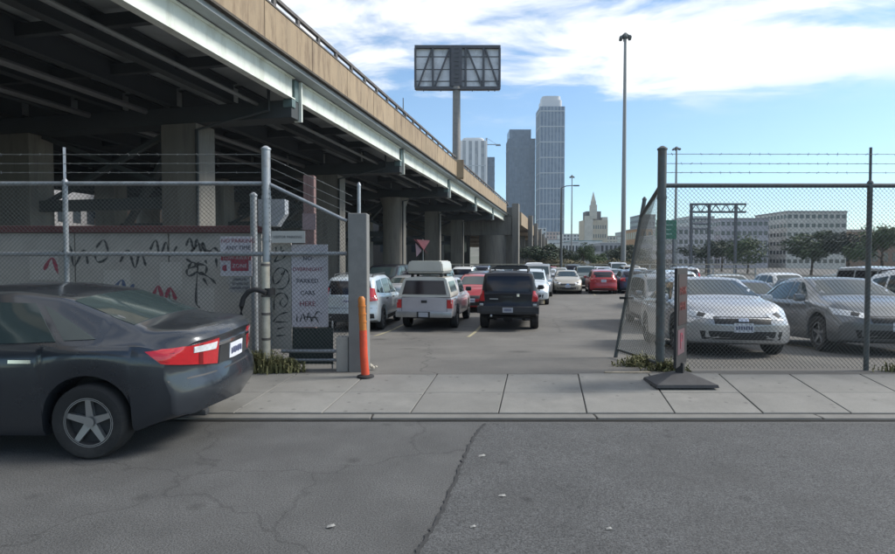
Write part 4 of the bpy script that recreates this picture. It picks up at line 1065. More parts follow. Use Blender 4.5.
# ------------------------------------------------------------------ graffiti wall, signs on the fence
WY = 9.6; wx0, wx1 = -9.5, (262 - 447.5)/F_PX*WY; wz = zat(233, WY)
gw = thing('graffiti_wall', 'grey concrete wall with black graffiti behind the fence', 'wall', ((wx0+wx1)/2, WY + .12, zlot(WY))); org = frame_of(((wx0+wx1)/2, WY + .12, zlot(WY)))
k = 0; x = wx1
while x > wx0:
    MB().box(x - 1.58, x, WY, WY + .24, zlot(WY) - .1, wz, bevel=.01).build('wall_panel', m_wall, gw, origin=org); x -= 1.6
MB().box(wx0, wx1 + .04, WY - .06, WY + .30, wz + .004, zat(226, WY), bevel=.012).build('cap_beam', m_redcap, gw, origin=org)
def scribble(pts, w, y, parent, org, m=m_graf, name='graffiti'):
    """a flat painted stroke through pixel points, smoothed"""
    P3 = [P(a, b, y) for a, b in pts]; out = []
    for i in range(len(P3) - 1):
        p0, p1, p2, p3 = P3[max(i-1, 0)], P3[i], P3[i+1], P3[min(i+2, len(P3)-1)]
        for k in range(6):
            t_ = k / 6; out.append(.5*((2*p1) + (-p0+p2)*t_ + (2*p0-5*p1+4*p2-p3)*t_*t_ + (-p0+3*p1-3*p2+p3)*t_**3))
    out.append(P3[-1]); vs = []
    for i, p in enumerate(out):
        t_ = (out[min(i+1, len(out)-1)] - out[max(i-1, 0)]).normalized(); s_ = t_.cross(Vector((0, 1, 0)))
        ww = w * (.65 + .35*math.sin(i*.9)) * (0.4 if i in (0, len(out)-1) else 1)
        vs += [p + s_*ww/2, p - s_*ww/2]
    return MB().faces(vs, [(2*i, 2*i+1, 2*i+3, 2*i+2) for i in range(len(out)-1)]).build(name, m, parent, origin=org)
yw = WY - .004
for pts in ([(186, 246), (190, 238), (194, 250), (197, 239), (201, 251), (203, 243), (208, 252), (214, 248), (219, 252)],
            [(190, 253), (200, 244), (206, 254)], [(204, 250), (216, 253), (221, 251)],
            [(188, 268), (193, 262), (198, 270), (189, 276), (187, 270), (196, 266)], [(198, 264), (206, 266), (205, 274), (198, 272), (198, 263), (196, 300), (200, 308)],
            [(200, 272), (210, 278), (216, 284)], [(203, 278), (208, 286)], [(186, 259), (193, 263)], [(216, 258), (217, 268)], [(205, 260), (207, 264)],
            [(150, 250), (156, 240), (160, 256), (166, 242), (170, 256), (177, 246)], [(120, 262), (128, 250), (135, 268), (140, 252), (146, 266)],
            [(96, 248), (104, 240), (108, 256), (98, 262), (94, 252)], [(60, 256), (70, 246), (74, 266), (84, 250), (88, 264)]):
    scribble(pts, .045, yw, gw, org)
m_buff = mat('buff_paint', (.38, .37, .345), .9, var=.1, scale=3, dirt=(.28, .27, .25), dscale=3, damt=.6)
for (a0, a1, b0_, b1_) in ((196, 214, 288, 312), (160, 182, 262, 290), (104, 130, 270, 296), (30, 58, 250, 280)):
    A, B = P(a0, b1_, WY), P(a1, b0_, WY); MB().box(A.x, B.x, WY - .0025, WY - .0005, A.z, B.z).build('paint_patch', m_buff, gw, origin=org)
for pts, m_ in (([(152, 300), (158, 286), (164, 300), (170, 288), (176, 300)], m_signr), ([(112, 292), (122, 280), (126, 294), (134, 284)], mat('blue_spray', (.05, .08, .16), .8)), ([(44, 270), (52, 258), (58, 274)], m_signr)):
    scribble(pts, .07, yw - .001, gw, org, m_)
# red and white notice on the wall
def sign(name, label, px0, px1, py0, py1, y, m, th=.012):
    a, b = P(px0, py1, y), P(px1, py0, y); o_ = ((a.x+b.x)/2, y, a.z)
    s = thing(name, label, 'sign', o_); f = frame_of(o_)
    MB().box(a.x, b.x, y, y + th, a.z, b.z, bevel=.003).build('sheet', m, s, origin=f)
    return s, f
def words(s, f, txt, pxc, pyc, size, y, m):
    me = text_mesh(txt, size, m); p = f.inverted() @ P(pxc, pyc, y - .004)
    o = link('lettering', me, s, p, (R(90), 0, 0)); return o
def rect(s, f, nm, px0, px1, py0, py1, y, m):
    a, b = P(px0, py1, y), P(px1, py0, y); MB().box(a.x, b.x, y - .006, y - .001, a.z, b.z).build(nm, m, s, origin=f)
ys = FY + .10
s, f = sign('tow_away_sign', 'red and white notice on the fence beside the tall post', 220.5, 251.5, 236.5, 276, ys, m_signw)
rect(s, f, 'red_band', 221, 251, 255.5, 260.5, ys, m_signbr); rect(s, f, 'red_panel', 231, 248.5, 260.5, 271, ys, m_signbr)
words(s, f, 'NO PARKING', 238, 241, .082, ys, m_signr); words(s, f, 'ANY TIME', 238, 248, .082, ys, m_signt)
words(s, f, 'TOW-AWAY', 236, 258, .07, ys - .006, m_signw); words(s, f, 'ZONE', 239.5, 266, .08, ys - .006, m_signw)
MB().tube([P(225.5, 268, ys - .002), P(225.5, 268, ys - .006)], .045, 20).build('symbol', m_signr, s, origin=f)
s, f = sign('notice_sheet', 'torn pale notice sheet under the red and white notice', 229, 250.5, 276.6, 292.5, ys, mat('torn_paper', (.30, .29, .28), .8, var=.3, scale=14, dirt=(.2, .195, .18), dscale=9, damt=.9))
for k, t_ in enumerate(('VEHICLES', 'TOWED AT', 'OWNER COST')): words(s, f, t_, 240, 279.5 + 4.3*k, .045, ys, m_signt)
ys = FY - .06
s, f = sign('strip_sign', 'long narrow pale sign hung from the sloping panel', 271.5, 305, 231, 243, ys, mat('strip_sign_white', (.36, .36, .345), .6, var=.08, dirt=(.25, .25, .24), dscale=4, damt=.5))
words(s, f, 'VISITOR PARKING', 287.5, 237, .052, ys, mat('faded_text', (.13, .13, .13), .7))
ys = FY + .06
s, f = sign('rule_board', 'tall faded white board with lines of red and black lettering', 292, 327.5, 244.5, 327, ys, m_signw, .03)
for t_, py, sz, m_ in (('NO', 258.5, .085, m_signt), ('OVERNIGHT', 269.5, .078, m_signr), ('PARKED', 281, .088, m_signt), ('CARS', 293, .088, m_signt), ('HERE', 304, .1, m_signr)):
    words(s, f, t_, 307.5, py, sz, ys, m_)
for pts in ([(297, 322), (297, 314)], [(300, 322), (303, 314), (306, 322), (309, 313), (312, 321), (317, 312), (322, 314)], [(304, 317), (320, 318)], [(311, 322), (314, 316), (319, 323)]):
    scribble(pts, .018, ys - .004, s, f)
pb = thing('tagged_panel', 'narrow grey panel with looping black graffiti next to the white board', 'panel', (P(281, 345, FY + .07).x, FY + .07, P(281, 345, FY + .07).z)); org = frame_of(pb.location)
a, b = P(271.5, 349, FY + .07), P(291, 243, FY + .07)
MB().box(a.x, b.x, FY + .07, FY + .11, a.z, b.z, bevel=.004).build('sheet', m_wall, pb, origin=org)
for pts in ([(274, 262), (279, 254), (284, 250)], [(274, 262), (282, 259), (287, 254)], [(285, 270), (281, 279), (275, 284), (273, 276), (279, 268), (287, 271), (289, 280), (284, 288), (276, 289)], [(281, 275), (283, 272)],
            [(274, 310), (275, 297), (283, 293), (288, 300), (284, 307), (280, 303), (283, 298)], [(273, 322), (279, 315), (288, 312)], [(275, 322), (288, 322)], [(277, 329), (285, 327)], [(276, 336), (286, 335)], [(276, 247), (276, 252)], [(281, 246), (281, 251)]):
    scribble(pts, .022, FY + .066, pb, org)
ws = thing('dark_screen', 'dark green screen cloth under the white rule board', 'screen', (P(311, 350, FY + .13).x, FY + .13, zlot(FY))); org = frame_of(ws.location)
a, b = P(289, 364, FY + .12), P(333, 328, FY + .12)
MB().box(a.x, b.x, FY + .12, FY + .132, a.z, b.z).build('cloth', mat('screen_cloth', (.028, .04, .038), .85, var=.25, scale=9, bump=.4, bscale=90), ws, origin=org)
for px in (290, 332.5): pole('stake', (P(px, 360, FY + .15).x, FY + .15, zlot(FY) - .05), (P(px, 360, FY + .15).x, FY + .15, b.z + .05), .014, m_galv, ws, org, 8)

# posts and boxes by the tall post
q = P(266.5, 365, FY - .16)
cp = thing('cream_pipe', 'cream painted pipe strapped to the tall fence post', 'pipe', (q.x, q.y, g0)); org = frame_of((q.x, q.y, g0))
m_cream = mat('cream_paint', (.44, .42, .35), .6, var=.14, scale=7, dirt=(.2, .18, .15), dscale=6, damt=.5)
mb = MB(); mb.tube([(q.x, q.y, g0), (q.x, q.y, zat(262, q.y))], .058, 16); mb.build('pipe', m_cream, cp, smooth=40, origin=org)
for py in (266, 297, 315, 340): mb = MB(); mb.tube([(q.x, q.y, zat(py, q.y)), (q.x, q.y, zat(py, q.y) + .035)], .064, 16); mb.build('strap', m_rail, cp, origin=org)
gq = P(255, 340, FY + .2)
pp_ = thing('meter_post', 'grey steel post carrying a pale utility box behind the fence', 'post', (gq.x, gq.y, g0)); org = frame_of((gq.x, gq.y, g0))
pole('post', (gq.x, gq.y, g0 - .05), (gq.x, gq.y, zat(196, gq.y)), .05, m_galv, pp_, org, 14)
a, b = P(258, 226, gq.y + .05), P(284.5, 199, gq.y + .05)
mb = MB(); mb.prism([(a.x, b.z), (b.x, b.z), (b.x, a.z + .18), (b.x - .12, a.z), (a.x, a.z)], 'y', gq.y + .06, gq.y + .26); mb.build('utility_box', mat('box_grey', (.30, .32, .35), .55, var=.1, dirt=(.2, .2, .2), dscale=4, damt=.4), pp_, origin=org)
# black bent hose
hp = [P(px, py, FY - .28) for px, py in ((243, 330), (241, 317), (241.5, 306), (243.5, 298), (248, 292), (254, 289.5), (260, 290.5), (266, 293))]
hp = [P(244, 352, FY - .28), P(243.5, 340, FY - .28)] + hp
hz = thing('black_hose', 'black bent hose strapped across the cream pipe', 'hose', (hp[0].x, hp[0].y, zwalk(FY - .3))); org = frame_of(hz.location)
hp = [Vector((hp[0].x, hp[0].y, zwalk(7.87)))] + hp
mb = MB(); mb.tube(hp, .036, 12); mb.build('hose', m_black, hz, smooth=50, origin=org)
e = P(267.5, 292, FY - .25); mb = MB(); mb.tube([(e.x, e.y + .09, e.z - .05), (e.x, e.y + .09, e.z + .05)], .078, 16); mb.build('clamp', m_black, hz, smooth=40, origin=org)

# wooden post with a reddish band, behind the fence
wq = P(310.5, 300, 12.0)
wp = thing('utility_post', 'weathered reddish square post behind the sloping fence panel', 'post', (wq.x, 12.0, zlot(12))); org = frame_of((wq.x, 12.0, zlot(12)))
MB().box(wq.x - .115, wq.x + .115, 11.9, 12.1, zlot(12) - .1, zat(176, 12), bevel=.012).build('shaft', mat('reddish_wood', (.16, .10, .095), .85, var=.3, scale=4, bump=.3, bscale=20, stretch=(6, 6, .6)), wp, origin=org)
MB().box(wq.x - .13, wq.x + .15, 11.885, 11.899, zat(230, 12), zat(214, 12)).build('plaque', mat('plaque_mauve', (.22, .16, .17), .7, var=.15), wp, origin=org)

# orange flexible marker
od = 7.72; ob = P(365.5, 371.5, od); ob.z = zwalk(od); ot = P(361.5, 299, od)
om = thing('orange_marker', 'leaning orange plastic marker post in front of the square gate post', 'marker', (ob.x, od, ob.z)); org = frame_of((ob.x, od, ob.z))
m_or = mat('red_orange_plastic', (.62, .075, .03), .5, var=.12, scale=6, dirt=(.3, .08, .05), dscale=4, damt=.4)
m_or2 = mat('faded_orange_plastic', (.50, .17, .03), .5, var=.15, scale=8, dirt=(.28, .12, .04), dscale=5, damt=.5)
mid = ob.lerp(ot, .60)
mb = MB(); mb.tube([ob, ob.lerp(ot, .3) + Vector((-.008, 0, 0)), mid], [.058, .054, .052], 16); mb.build('lower_sleeve', m_or, om, smooth=40, origin=org)
mb = MB(); mb.tube([mid + Vector((0, 0, .001)), mid.lerp(ot, .9), ot, ot + Vector((-.002, 0, .035))], [.05, .048, .05, .028], 16); mb.build('upper_sleeve', m_or2, om, smooth=40, origin=org)
for t_ in (.70, .80, .90): c0 = ob.lerp(ot, t_); mb = MB(); mb.tube([c0, c0 + Vector((0, 0, .02))], .056, 16); mb.build('ring', m_or2, om, smooth=30, origin=org)
mb = MB(); mb.tube([(ob.x, od, ob.z), (ob.x, od, ob.z + .02), (ob.x, od, ob.z + .035)], [.12, .115, .06], 20); mb.build('base', m_black, om, origin=org)

# portable sign on a rubber base
pd = 7.35; pc = P(680, 372, pd); pz = zwalk(pd)
ps = thing('portable_sign', 'narrow black and red sign standing on a black rubber base', 'sign', (pc.x, pd, pz), R(55)); org = frame_of((pc.x, pd, pz), R(55))
mb = MB()
def foot(xs, ys, z0, z1, k):
    return [(xs*a, ys*b, z0) for a, b in ((-1, -1), (1, -1), (1, 1), (-1, 1))] + [(xs*a*k, ys*b*k, z1) for a, b in ((-1, -1), (1, -1), (1, 1), (-1, 1))]
base_o = Matrix.Rotation(R(-55), 4, 'Z')
vs = [base_o @ Vector(v) for v in foot(.40, .25, .012, .05, .97) + [v for v in foot(.37, .23, .05, .17, .25)[4:]]]
mb.faces(vs, [(3, 2, 1, 0), (0, 1, 5, 4), (1, 2, 6, 5), (2, 3, 7, 6), (3, 0, 4, 7), (4, 5, 9, 8), (5, 6, 10, 9), (6, 7, 11, 10), (7, 4, 8, 11), (8, 9, 10, 11)])
m_rub = mat('grey_black_rubber', (.045, .045, .05), .7, var=.2, scale=8, dirt=(.10, .10, .10), dscale=3, damt=.5)
mb.build('base', m_rub, ps)
for s0 in ((-.30, 0), (.30, 0)):
    v = base_o @ Vector((s0[0], s0[1], 0)); MB().box(v.x - .1, v.x + .1, v.y - .06, v.y + .06, -.005, .013).build('foot_pad', m_black, ps)
MB().box(-.05, .05, -.05, .05, .15, .30, bevel=.01).build('socket', m_black, ps)
zt_ = zat(268, pd) - pz
m_dim = mat('faded_red_letter', (.15, .03, .025), .6, var=.3, scale=15)
MB().box(-.29, .29, -.018, .018, .26, zt_, bevel=.006).build('frame', m_black, ps)
for sg in (-1, 1):
    MB().box(-.22, .22, sg*.019, sg*.024, .80, zt_ - .08).build('upper_face', mat('dark_red_print', (.03, .012, .012), .5, var=.25, scale=9), ps)
    MB().box(-.24, .12, sg*.019, sg*.024, .42, .74).build('lower_face', mat('pink_print', (.13, .075, .088), .5, var=.12, scale=6), ps)
    for txt, z, sz, m_, xo in (('PARK', zt_ - .30, .15, m_dim, 0), ('HERE', zt_ - .50, .15, m_dim, 0), ('P', .58, .30, m_signr, -.06)):
        o = link('lettering', text_mesh(txt, sz, m_), ps, (xo, sg*.027, z), (R(90), 0, 0 if sg < 0 else R(180)))

# red and white triangular sign under the viaduct
tq = P(421, 262, 33.0)
ts = thing('triangle_sign', 'red and white sign hung crooked under the viaduct behind the roof box', 'sign', (tq.x, 33, zlot(33))); org = frame_of((tq.x, 33, zlot(33)))
pole('post', (tq.x + .1, 33.05, zlot(33)), (tq.x + .1, 33.05, zat(240, 33)), .05, m_galvd, ts, org)
tri = [P(a, b, 33) for a, b in ((416.5, 239.5), (430, 240.5), (424, 250))]; mb = MB(); mb.prism([(p.x, p.z) for p in tri], 'y', 32.9, 32.93); mb.build('upper_panel', mat('sign_pink', (.52, .20, .20), .6), ts, origin=org)
tri = [P(a, b, 33) for a, b in ((415.5, 243), (422, 250.5), (416.5, 257))]; mb = MB(); mb.prism([(p.x, p.z) for p in tri], 'y', 32.9, 32.93); mb.build('lower_panel', mat('sign_pale', (.44, .28, .30), .6), ts, origin=org)
a, b = P(414, 239, 32.9), P(427, 253, 32.9); MB().bar(a, b, .22, .02).build('diagonal_band', mat('sign_deep_red', (.22, .02, .03), .6), ts, origin=org)

# ------------------------------------------------------------------ weeds
def blade_clump(name, label, x, y, z, rx, ry, h, n, seed):
    r_ = np.random.default_rng(seed); vs, fs = [], []
    for k in range(n):
        bx_, by_ = x + r_.normal(0, rx*.45), y + r_.normal(0, ry*.45); a = r_.uniform(0, 6.283); hh = h * r_.uniform(.35, 1.0) * math.exp(-((bx_-x)/rx)**2*.6)
        ln = r_.uniform(.1, .5) * hh; w = r_.uniform(.006, .016); dx, dy = math.cos(a), math.sin(a)
        base = Vector((bx_, by_, z)); tip = base + Vector((dx*ln, dy*ln, hh)); mid_ = base.lerp(tip, .55) + Vector((0, 0, hh*.1)); sd = Vector((-dy, dx, 0)) * w
        i = len(vs); vs += [base - sd, base + sd, mid_ + sd*1.2, mid_ - sd*1.2, tip]; fs += [(i, i+1, i+2, i+3), (i+3, i+2, i+4)]
        for q_ in range(5):
            c0 = base.lerp(tip, r_.uniform(.3, 1)); d = Vector(r_.normal(0, 1, 3)).normalized(); e_ = d.cross(Vector((0, 0, 1))); e_ = e_.normalized() if e_.length > .01 else Vector((1, 0, 0)); s2 = r_.uniform(.012, .03)
            i = len(vs); vs += [c0, c0 + d*s2 + e_*s2*.5, c0 + d*s2*2, c0 + d*s2 - e_*s2*.5]; fs.append((i, i+1, i+2, i+3))
    o_ = (x, y, z); root = MB().faces(vs, fs).build(name, m_weed, None, origin=frame_of(o_)); root.location = o_
    tag(root, label, 'weeds', 'weeds along the fence foot')
    return root
blade_clump('weed_clump', 'weeds growing at the foot of the cream pipe', P(262, 360, 7.98).x, 7.98, .14, .32, .12, .36, 420, 1)
blade_clump('weed_clump', 'weeds growing under the tagged grey panel', P(284, 360, 8.0).x, 8.0, .14, .28, .10, .24, 300, 2)
blade_clump('weed_clump', 'weeds growing under the leaning gate leaf', P(642, 362, 8.6).x, 8.6, zlot(8.6) - .01, .34, .2, .20, 300, 3)
blade_clump('weed_clump', 'weeds growing behind the portable sign base', P(668, 362, 8.1).x, 8.1, .13, .28, .08, .2, 200, 4)
blade_clump('weed_clump', 'weeds at the fence foot beside the kerbside sedan', P(205, 362, 8.0).x, 8.0, .14, .45, .08, .2, 220, 5)
blade_clump('weed_clump', 'weeds at the fence foot before the grey sedan', 6.8, 8.05, .14, .6, .08, .2, 220, 6)

# paper litter on the street
for k, (px, py, s_) in enumerate(((482, 456, .036), (502, 496, .03), (473, 527, .022), (331, 526.5, .03), (609, 529, .022))):
    p = ground_pt(px, py, .008); mb = MB(); a = random.uniform(-.3, .3)
    vs = [(-s_, -s_*.5, .001), (s_*.3, -s_*.6, .006), (s_, s_*.1, .002), (s_*.6, s_*.6, .009), (-s_*.7, s_*.5, .004), (0, 0, .010)]
    o = mb.faces(vs, [(0, 1, 5), (1, 2, 5), (2, 3, 5), (3, 4, 5), (4, 0, 5)]).build('paper_scrap', mat('scrap_paper', (.27, .27, .26), .8, var=.1))
    o.location = p; o.rotation_euler = (0, 0, a)
    tag(o, 'small pale paper scrap lying on the street asphalt', 'litter', 'paper scraps on the street')
for k, (px, py) in enumerate(((370.5, 369), (373, 370.5), (376, 370))):
    p = ground_pt(px, py, .14); mb = MB(); bmesh.ops.create_icosphere(mb.bm, subdivisions=2, radius=.035 - .006*k)
    for v in mb.bm.verts: v.co *= 1 + random.uniform(-.22, .22); v.co.z = max(v.co.z, -.012)
    o = mb.build('rubble_stone', mat('rubble', (.42, .39, .33), .9, var=.2, scale=20)); o.location = (p.x, p.y, zwalk(p.y) + .012)
    tag(o, 'pale broken stone lying at the foot of the orange marker', 'stone', 'stones by the orange marker')
p0_, p1_ = P(604, 369, 7.98), P(650, 375.5, 7.98)
gb = structure(MB().box(p0_.x, p1_.x, 7.91, 8.0, .1, .168, bevel=.02).build('driveway_edging', mat('edging_stone', (.36, .31, .24), .9, var=.3, scale=6, dirt=(.16, .15, .13), dscale=5, damt=.8)))
# ------------------------------------------------------------------ light masts
def mast(label, px, py, D, r, wide):
    t_ = P(px, py, D); zg = zlot(D) if D < 165 else -1.0
    o_ = (t_.x, D, zg); m_ = thing('high_mast_light', label, 'street lamp', o_, 0, 'high mast lights'); h = t_.z - zg
    mb = MB(); mb.tube([(0, 0, 0), (0, 0, h*.5), (0, 0, h)], [r, r*.75, r*.5], 12); mb.build('mast', mat('mast_steel', (.23, .24, .24), .55, .3, var=.1), m_, smooth=40)
    mb = MB(); mb.tube([(0, 0, 0), (0, 0, .35)], r*1.9, 12); mb.build('base_plate', m_galvd, m_)
    mb = MB(); mb.tube([(0, 0, h - .1), (0, 0, h + .25), (0, 0, h + .6)], [r*1.1, r*1.4, r*.4], 12); mb.build('head', m_galvd, m_)
    for k in range(6):
        a = k*math.pi/3 + .3; c_ = Vector((math.cos(a)*wide, math.sin(a)*wide, h - .05))
        lm = MB(); lm.bar((0, 0, h + .2), c_ + Vector((0, 0, .15)), .07); o = lm.build('lamp_arm', m_galvd, m_)
        mb = MB(); mb.tube([c_ + Vector((0, 0, .22)), c_, c_ - Vector((0, 0, .2))], [wide*.12, wide*.36, wide*.30], 10); mb.build('lamp', m_galvd, o)
    return m_
mast('tall grey light mast rising beyond the red car', 625.3, 37.5, 75, .36, .66)
mast('light mast showing behind the tall post of the right fence', 676.5, 149, 140, .42, .85)
mast('slender light mast between the white-banded tower and the spired building', 572, 177, 160, .26, .6)
def lamp_post(label, px, py, D):
    t_ = P(px, py, D); zg = zlot(D); m_ = thing('lamp_post', label, 'street lamp', (t_.x, D, zg), 0, 'lamp posts'); h = t_.z - zg
    mb = MB(); mb.tube([(0, 0, 0), (0, 0, h)], [.16, .09], 10); mb.build('post', m_galvd, m_, smooth=40)
    mb = MB(); mb.tube([(0, 0, h), (.5, 0, h + .22), (1.5, 0, h + .3)], [.06, .05, .04], 8); mb.build('arm', m_galvd, m_, smooth=40)
    MB().box(1.3, 1.95, -.13, .13, h + .2, h + .33, bevel=.04).build('lamp', m_galvd, m_)
    return m_
lamp_post('dark lamp post in front of the white-banded tower', 561.5, 188, 62)

# antenna-like lamp on the viaduct deck
q = P(407.5, 128, 40); t_ = P(407.5, 98, 40)
an = thing('deck_pole', 'thin pole standing on the viaduct deck', 'pole', (q.x - .3, q.y, 10.3)); 
mb = MB(); mb.tube([(0, 0, 0), (0, 0, t_.z - 10.3)], [.05, .03], 8); mb.build('shaft', m_galvd, an)
MB().box(-.12, .12, -.12, .12, -.0, .08).build('foot', m_galvd, an)

# ------------------------------------------------------------------ trees
def leaf_mesh(n, seed, lobes, leaf=.35):
    r_ = np.random.default_rng(seed); vs, fs = [], []
    L_ = [(r_.uniform(-.55, .55), r_.uniform(-.55, .55), r_.uniform(-.5, .6), r_.uniform(.28, .55)) for _ in range(lobes)]
    for k in range(n):
        lx, ly, lz, lr = L_[k % lobes]; d = r_.normal(0, 1, 3); d /= np.linalg.norm(d); rad = lr * r_.uniform(.35, 1.0)**.5
        c_ = np.array([lx, ly, lz]) + d*rad; a = r_.normal(0, 1, 3); a /= np.linalg.norm(a); b = np.cross(a, d); nb = np.linalg.norm(b)
        if nb < .05: continue
        b /= nb; s_ = leaf * r_.uniform(.6, 1.4) * .16
        i = len(vs); vs += [tuple(c_ - a*s_), tuple(c_ + b*s_*.6), tuple(c_ + a*s_), tuple(c_ - b*s_*.6)]; fs.append((i, i+1, i+2, i+3))
    me = bpy.data.meshes.new('crown'); me.from_pydata(vs, [], fs); return me
crowns = {}
for s_ in range(4):
    for m_, nm in ((m_leaf, 'g'), (m_leafd, 'd')):
        me = leaf_mesh(2600, 40 + s_, 9); me.materials.append(m_); crowns[s_, nm] = me
def tree(label, x, y, zg, h, w, kind, tone='g', group='trees beyond the lot'):
    root = thing('tree', label, 'tree', (x, y, zg), random.uniform(0, 6.28), group)
    mb = MB(); mb.tube([(0, 0, 0), (.02*h, 0, h*.3), (0, .01*h, h*.62), (.01*h, 0, h*.85)], [h*.032, h*.025, h*.016, h*.006], 8)
    for k in range(4):
        a = k*1.6 + .4; mb.tube([(0, 0, h*(.32 + .08*k)), (math.cos(a)*w*.2, math.sin(a)*w*.2, h*(.5 + .07*k)), (math.cos(a)*w*.36, math.sin(a)*w*.36, h*(.62 + .07*k))], [h*.014, h*.009, h*.004], 6)
    mb.build('trunk', m_bark, root, smooth=40)
    o = link('crown', crowns[kind % 4, tone], root, (0, 0, h*.62)); o.scale = (w*.5, w*.5, h*.40)
    return root
TR = [('dark dense tree right of the approach ramp', 545, 262, 242, 78, 6.5, 0, 'd'),
      ('small dark tree in front of the lamp post', 556, 262, 246, 84, 4.5, 1, 'd'),
      ('low dark tree beside the end pier pilaster', 530, 262, 247, 112, 7.5, 2, 'd'),
      ('rounded green tree in front of the teal roofed shed', 584, 259, 243, 95, 4.2, 3, 'g'),
      ('small slim tree right of the rounded green tree', 590, 261, 250, 92, 2.6, 1, 'g'),
      ('dark tree just left of the leaning gate leaf', 624, 262, 243, 95, 6.0, 0, 'd'),
      ('low bushy dark tree behind the sign gantry', 706, 262, 243, 90, 8.0, 2, 'd'),
      ('leafy tree seen past the right fence rail', 748, 263, 236, 85, 8.0, 3, 'g'),
      ('dark dense tree farther along past the sign gantry', 722, 262, 238, 105, 7.0, 1, 'd'),
      ('broad leafy tree at the far right of the lot', 812, 264, 228, 80, 10.0, 0, 'g'),
      ('low dark tree at the far right of the lot', 850, 264, 232, 76, 8.0, 2, 'd'),
      ('spreading green tree at the end of the right rows', 884, 265, 222, 70, 8.0, 1, 'g'),
      ('dark tree in front of the pale hillside blocks', 640, 262, 248, 120, 6.0, 3, 'd')]
TR += [('pale leafy tree beside the approach ramp columns', 538, 262, 249, 100, 5.0, 1, 'g'),
       ('dark round tree left of the spired building', 571, 262, 250, 110, 5.5, 2, 'd'),
       ('small green tree under the spired building', 600, 262, 252, 105, 4.0, 0, 'g'),
       ('dark tree between the rounded green tree and the light mast', 611, 262, 249, 115, 5.5, 3, 'd'),
       ]
for lb, px, pb_, pt_, D, w, k, tn in TR:
    zg = zlot(D); tp = P(px, pt_, D); tree(lb, tp.x, D, zg, tp.z - zg, w, k, tn)

# ------------------------------------------------------------------ hill and city
def hz_(x, y):
    t = min(1, max(0, (y - 220) / 500)); s_ = t*t*(3 - 2*t)
    return -1.15 + s_ * (13 + 7*math.sin(x*.006 + 1) + 4*math.sin(x*.017 + y*.01))
m_hill = mat('hillside', (.13, .125, .10), .95, var=.3, scale=.03, dirt=(.055, .07, .035), dscale=.02, damt=.8)
structure(sheet('hill', list(np.linspace(-900, 1500, 61)), list(np.linspace(175, 1500, 45)), hz_, m_hill))

def wmat(nm, col, **k): return mat(nm, col, **k)
m_win = mat('window_glass_dark', (.03, .04, .05), .12, var=.3, scale=.6, spec=.8)
_unit = None
def unit_window():
    global _unit
    if _unit is None: _unit = MB().box(-.5, .5, -.04, .04, -.5, .5).mesh('window', m_win)
    return _unit
def block(name, label, px0, px1, pyt, D, depth, m, rows, cols, roof=None, base=None, cat='building', group=None, wfrac=(.55, .55), rotz=0.0, ledge=True):
    """a building with recessed-looking windows, each a part; spans the given photograph columns at depth D"""
    a, b = P(px0, 260, D), P(px1, 260, D); zt_ = P(px0, pyt, D).z; zg = (hz_(a.x, D) if D > 175 else zlot(D)) - 1.0 if base is None else base
    cx = (a.x + b.x)/2; hw_ = (b.x - a.x)/2; H = zt_ - zg
    root = thing(name, label, cat, (cx, D, zg), rotz, group)
    MB().box(-hw_, hw_, 0, depth, 0, H).build('wall', m, root)
    if ledge: MB().box(-hw_ - .15, hw_ + .15, -.15, depth + .15, H + .003, H + max(.25, H*.02)).build('parapet', roof or m, root)
    h0_ = 1.6; ch = (H - h0_) / max(rows, 1)
    for side in (0, 1):
        span = 2*hw_ if side == 0 else depth; nc = cols if side == 0 else max(1, int(round(cols*depth/(2*hw_))))
        nc = min(nc, 12); cw = span/nc
        for r_ in range(rows):
            for c_ in range(nc):
                o = link('window', unit_window(), root)
                zc_ = h0_ + ch*(r_ + .5)
                if side == 0: o.location = (-hw_ + cw*(c_ + .5), -.01, zc_)
                else:
                    o.location = ((-1 if cx > 12 + D*.0 else 1)*hw_*(1.0005), cw*(c_ + .5), zc_); o.rotation_euler = (0, 0, R(90))
                o.scale = (cw*wfrac[0], 1, ch*wfrac[1])
    return root
c_ = lambda n, col, **k: mat(n, col, .85, var=.12, scale=.3, dirt=tuple(v*.6 for v in col), dscale=.2, damt=.4, **k)
cream, white_, grey_, brown_, pink_, teal_, dgrey = (c_('cream_stucco', (.42, .38, .31)), c_('white_stucco', (.52, .52, .51)), c_('grey_stucco', (.27, .27, .28)),
    c_('brown_brick', (.20, .13, .09)), c_('pink_stucco', (.40, .30, .26)), c_('teal_roof', (.10, .22, .23)), c_('added_dark_warehouse', (.07, .065, .06)))
# low blocks between the lot and the hill
LOW = [('cream two storey house left of the lamp post', 533, 549, 245, 190, 14, cream, 2, 4, brown_),
       ('pale house with flat roof behind the small dark tree', 549, 563, 240, 230, 14, white_, 2, 4, grey_),
       ('white low block right of the lamp post', 562, 578, 243, 210, 16, white_, 2, 5, grey_),
       ('long low shed with a teal roof below the spired building', 573, 602, 241, 260, 18, white_, 1, 6, teal_),
       ('grey block between the teal shed and the light mast', 600, 622, 243, 240, 16, grey_, 2, 5, white_),
       ('pale apartment block just right of the light mast', 628, 640, 236, 280, 18, white_, 4, 4, grey_),
       ('orange brown block behind the leaning gate leaf', 637, 657, 229, 200, 14, c_('orange_stucco', (.32, .19, .10)), 3, 4, grey_),
       ('pale grey block behind the right tall fence post', 652, 690, 236, 170, 14, grey_, 3, 7, white_),
       ('pink low block beside the sign gantry', 690, 716, 238, 180, 14, pink_, 2, 5, cream),
       ('tan warehouse beyond the right fence', 716, 776, 240, 165, 20, cream, 1, 6, grey_),
       ('white warehouse past the tan one', 778, 850, 236, 175, 20, white_, 2, 7, grey_),
       ('brown warehouse beyond the spreading tree', 850, 910, 232, 160, 20, brown_, 2, 6, cream)]
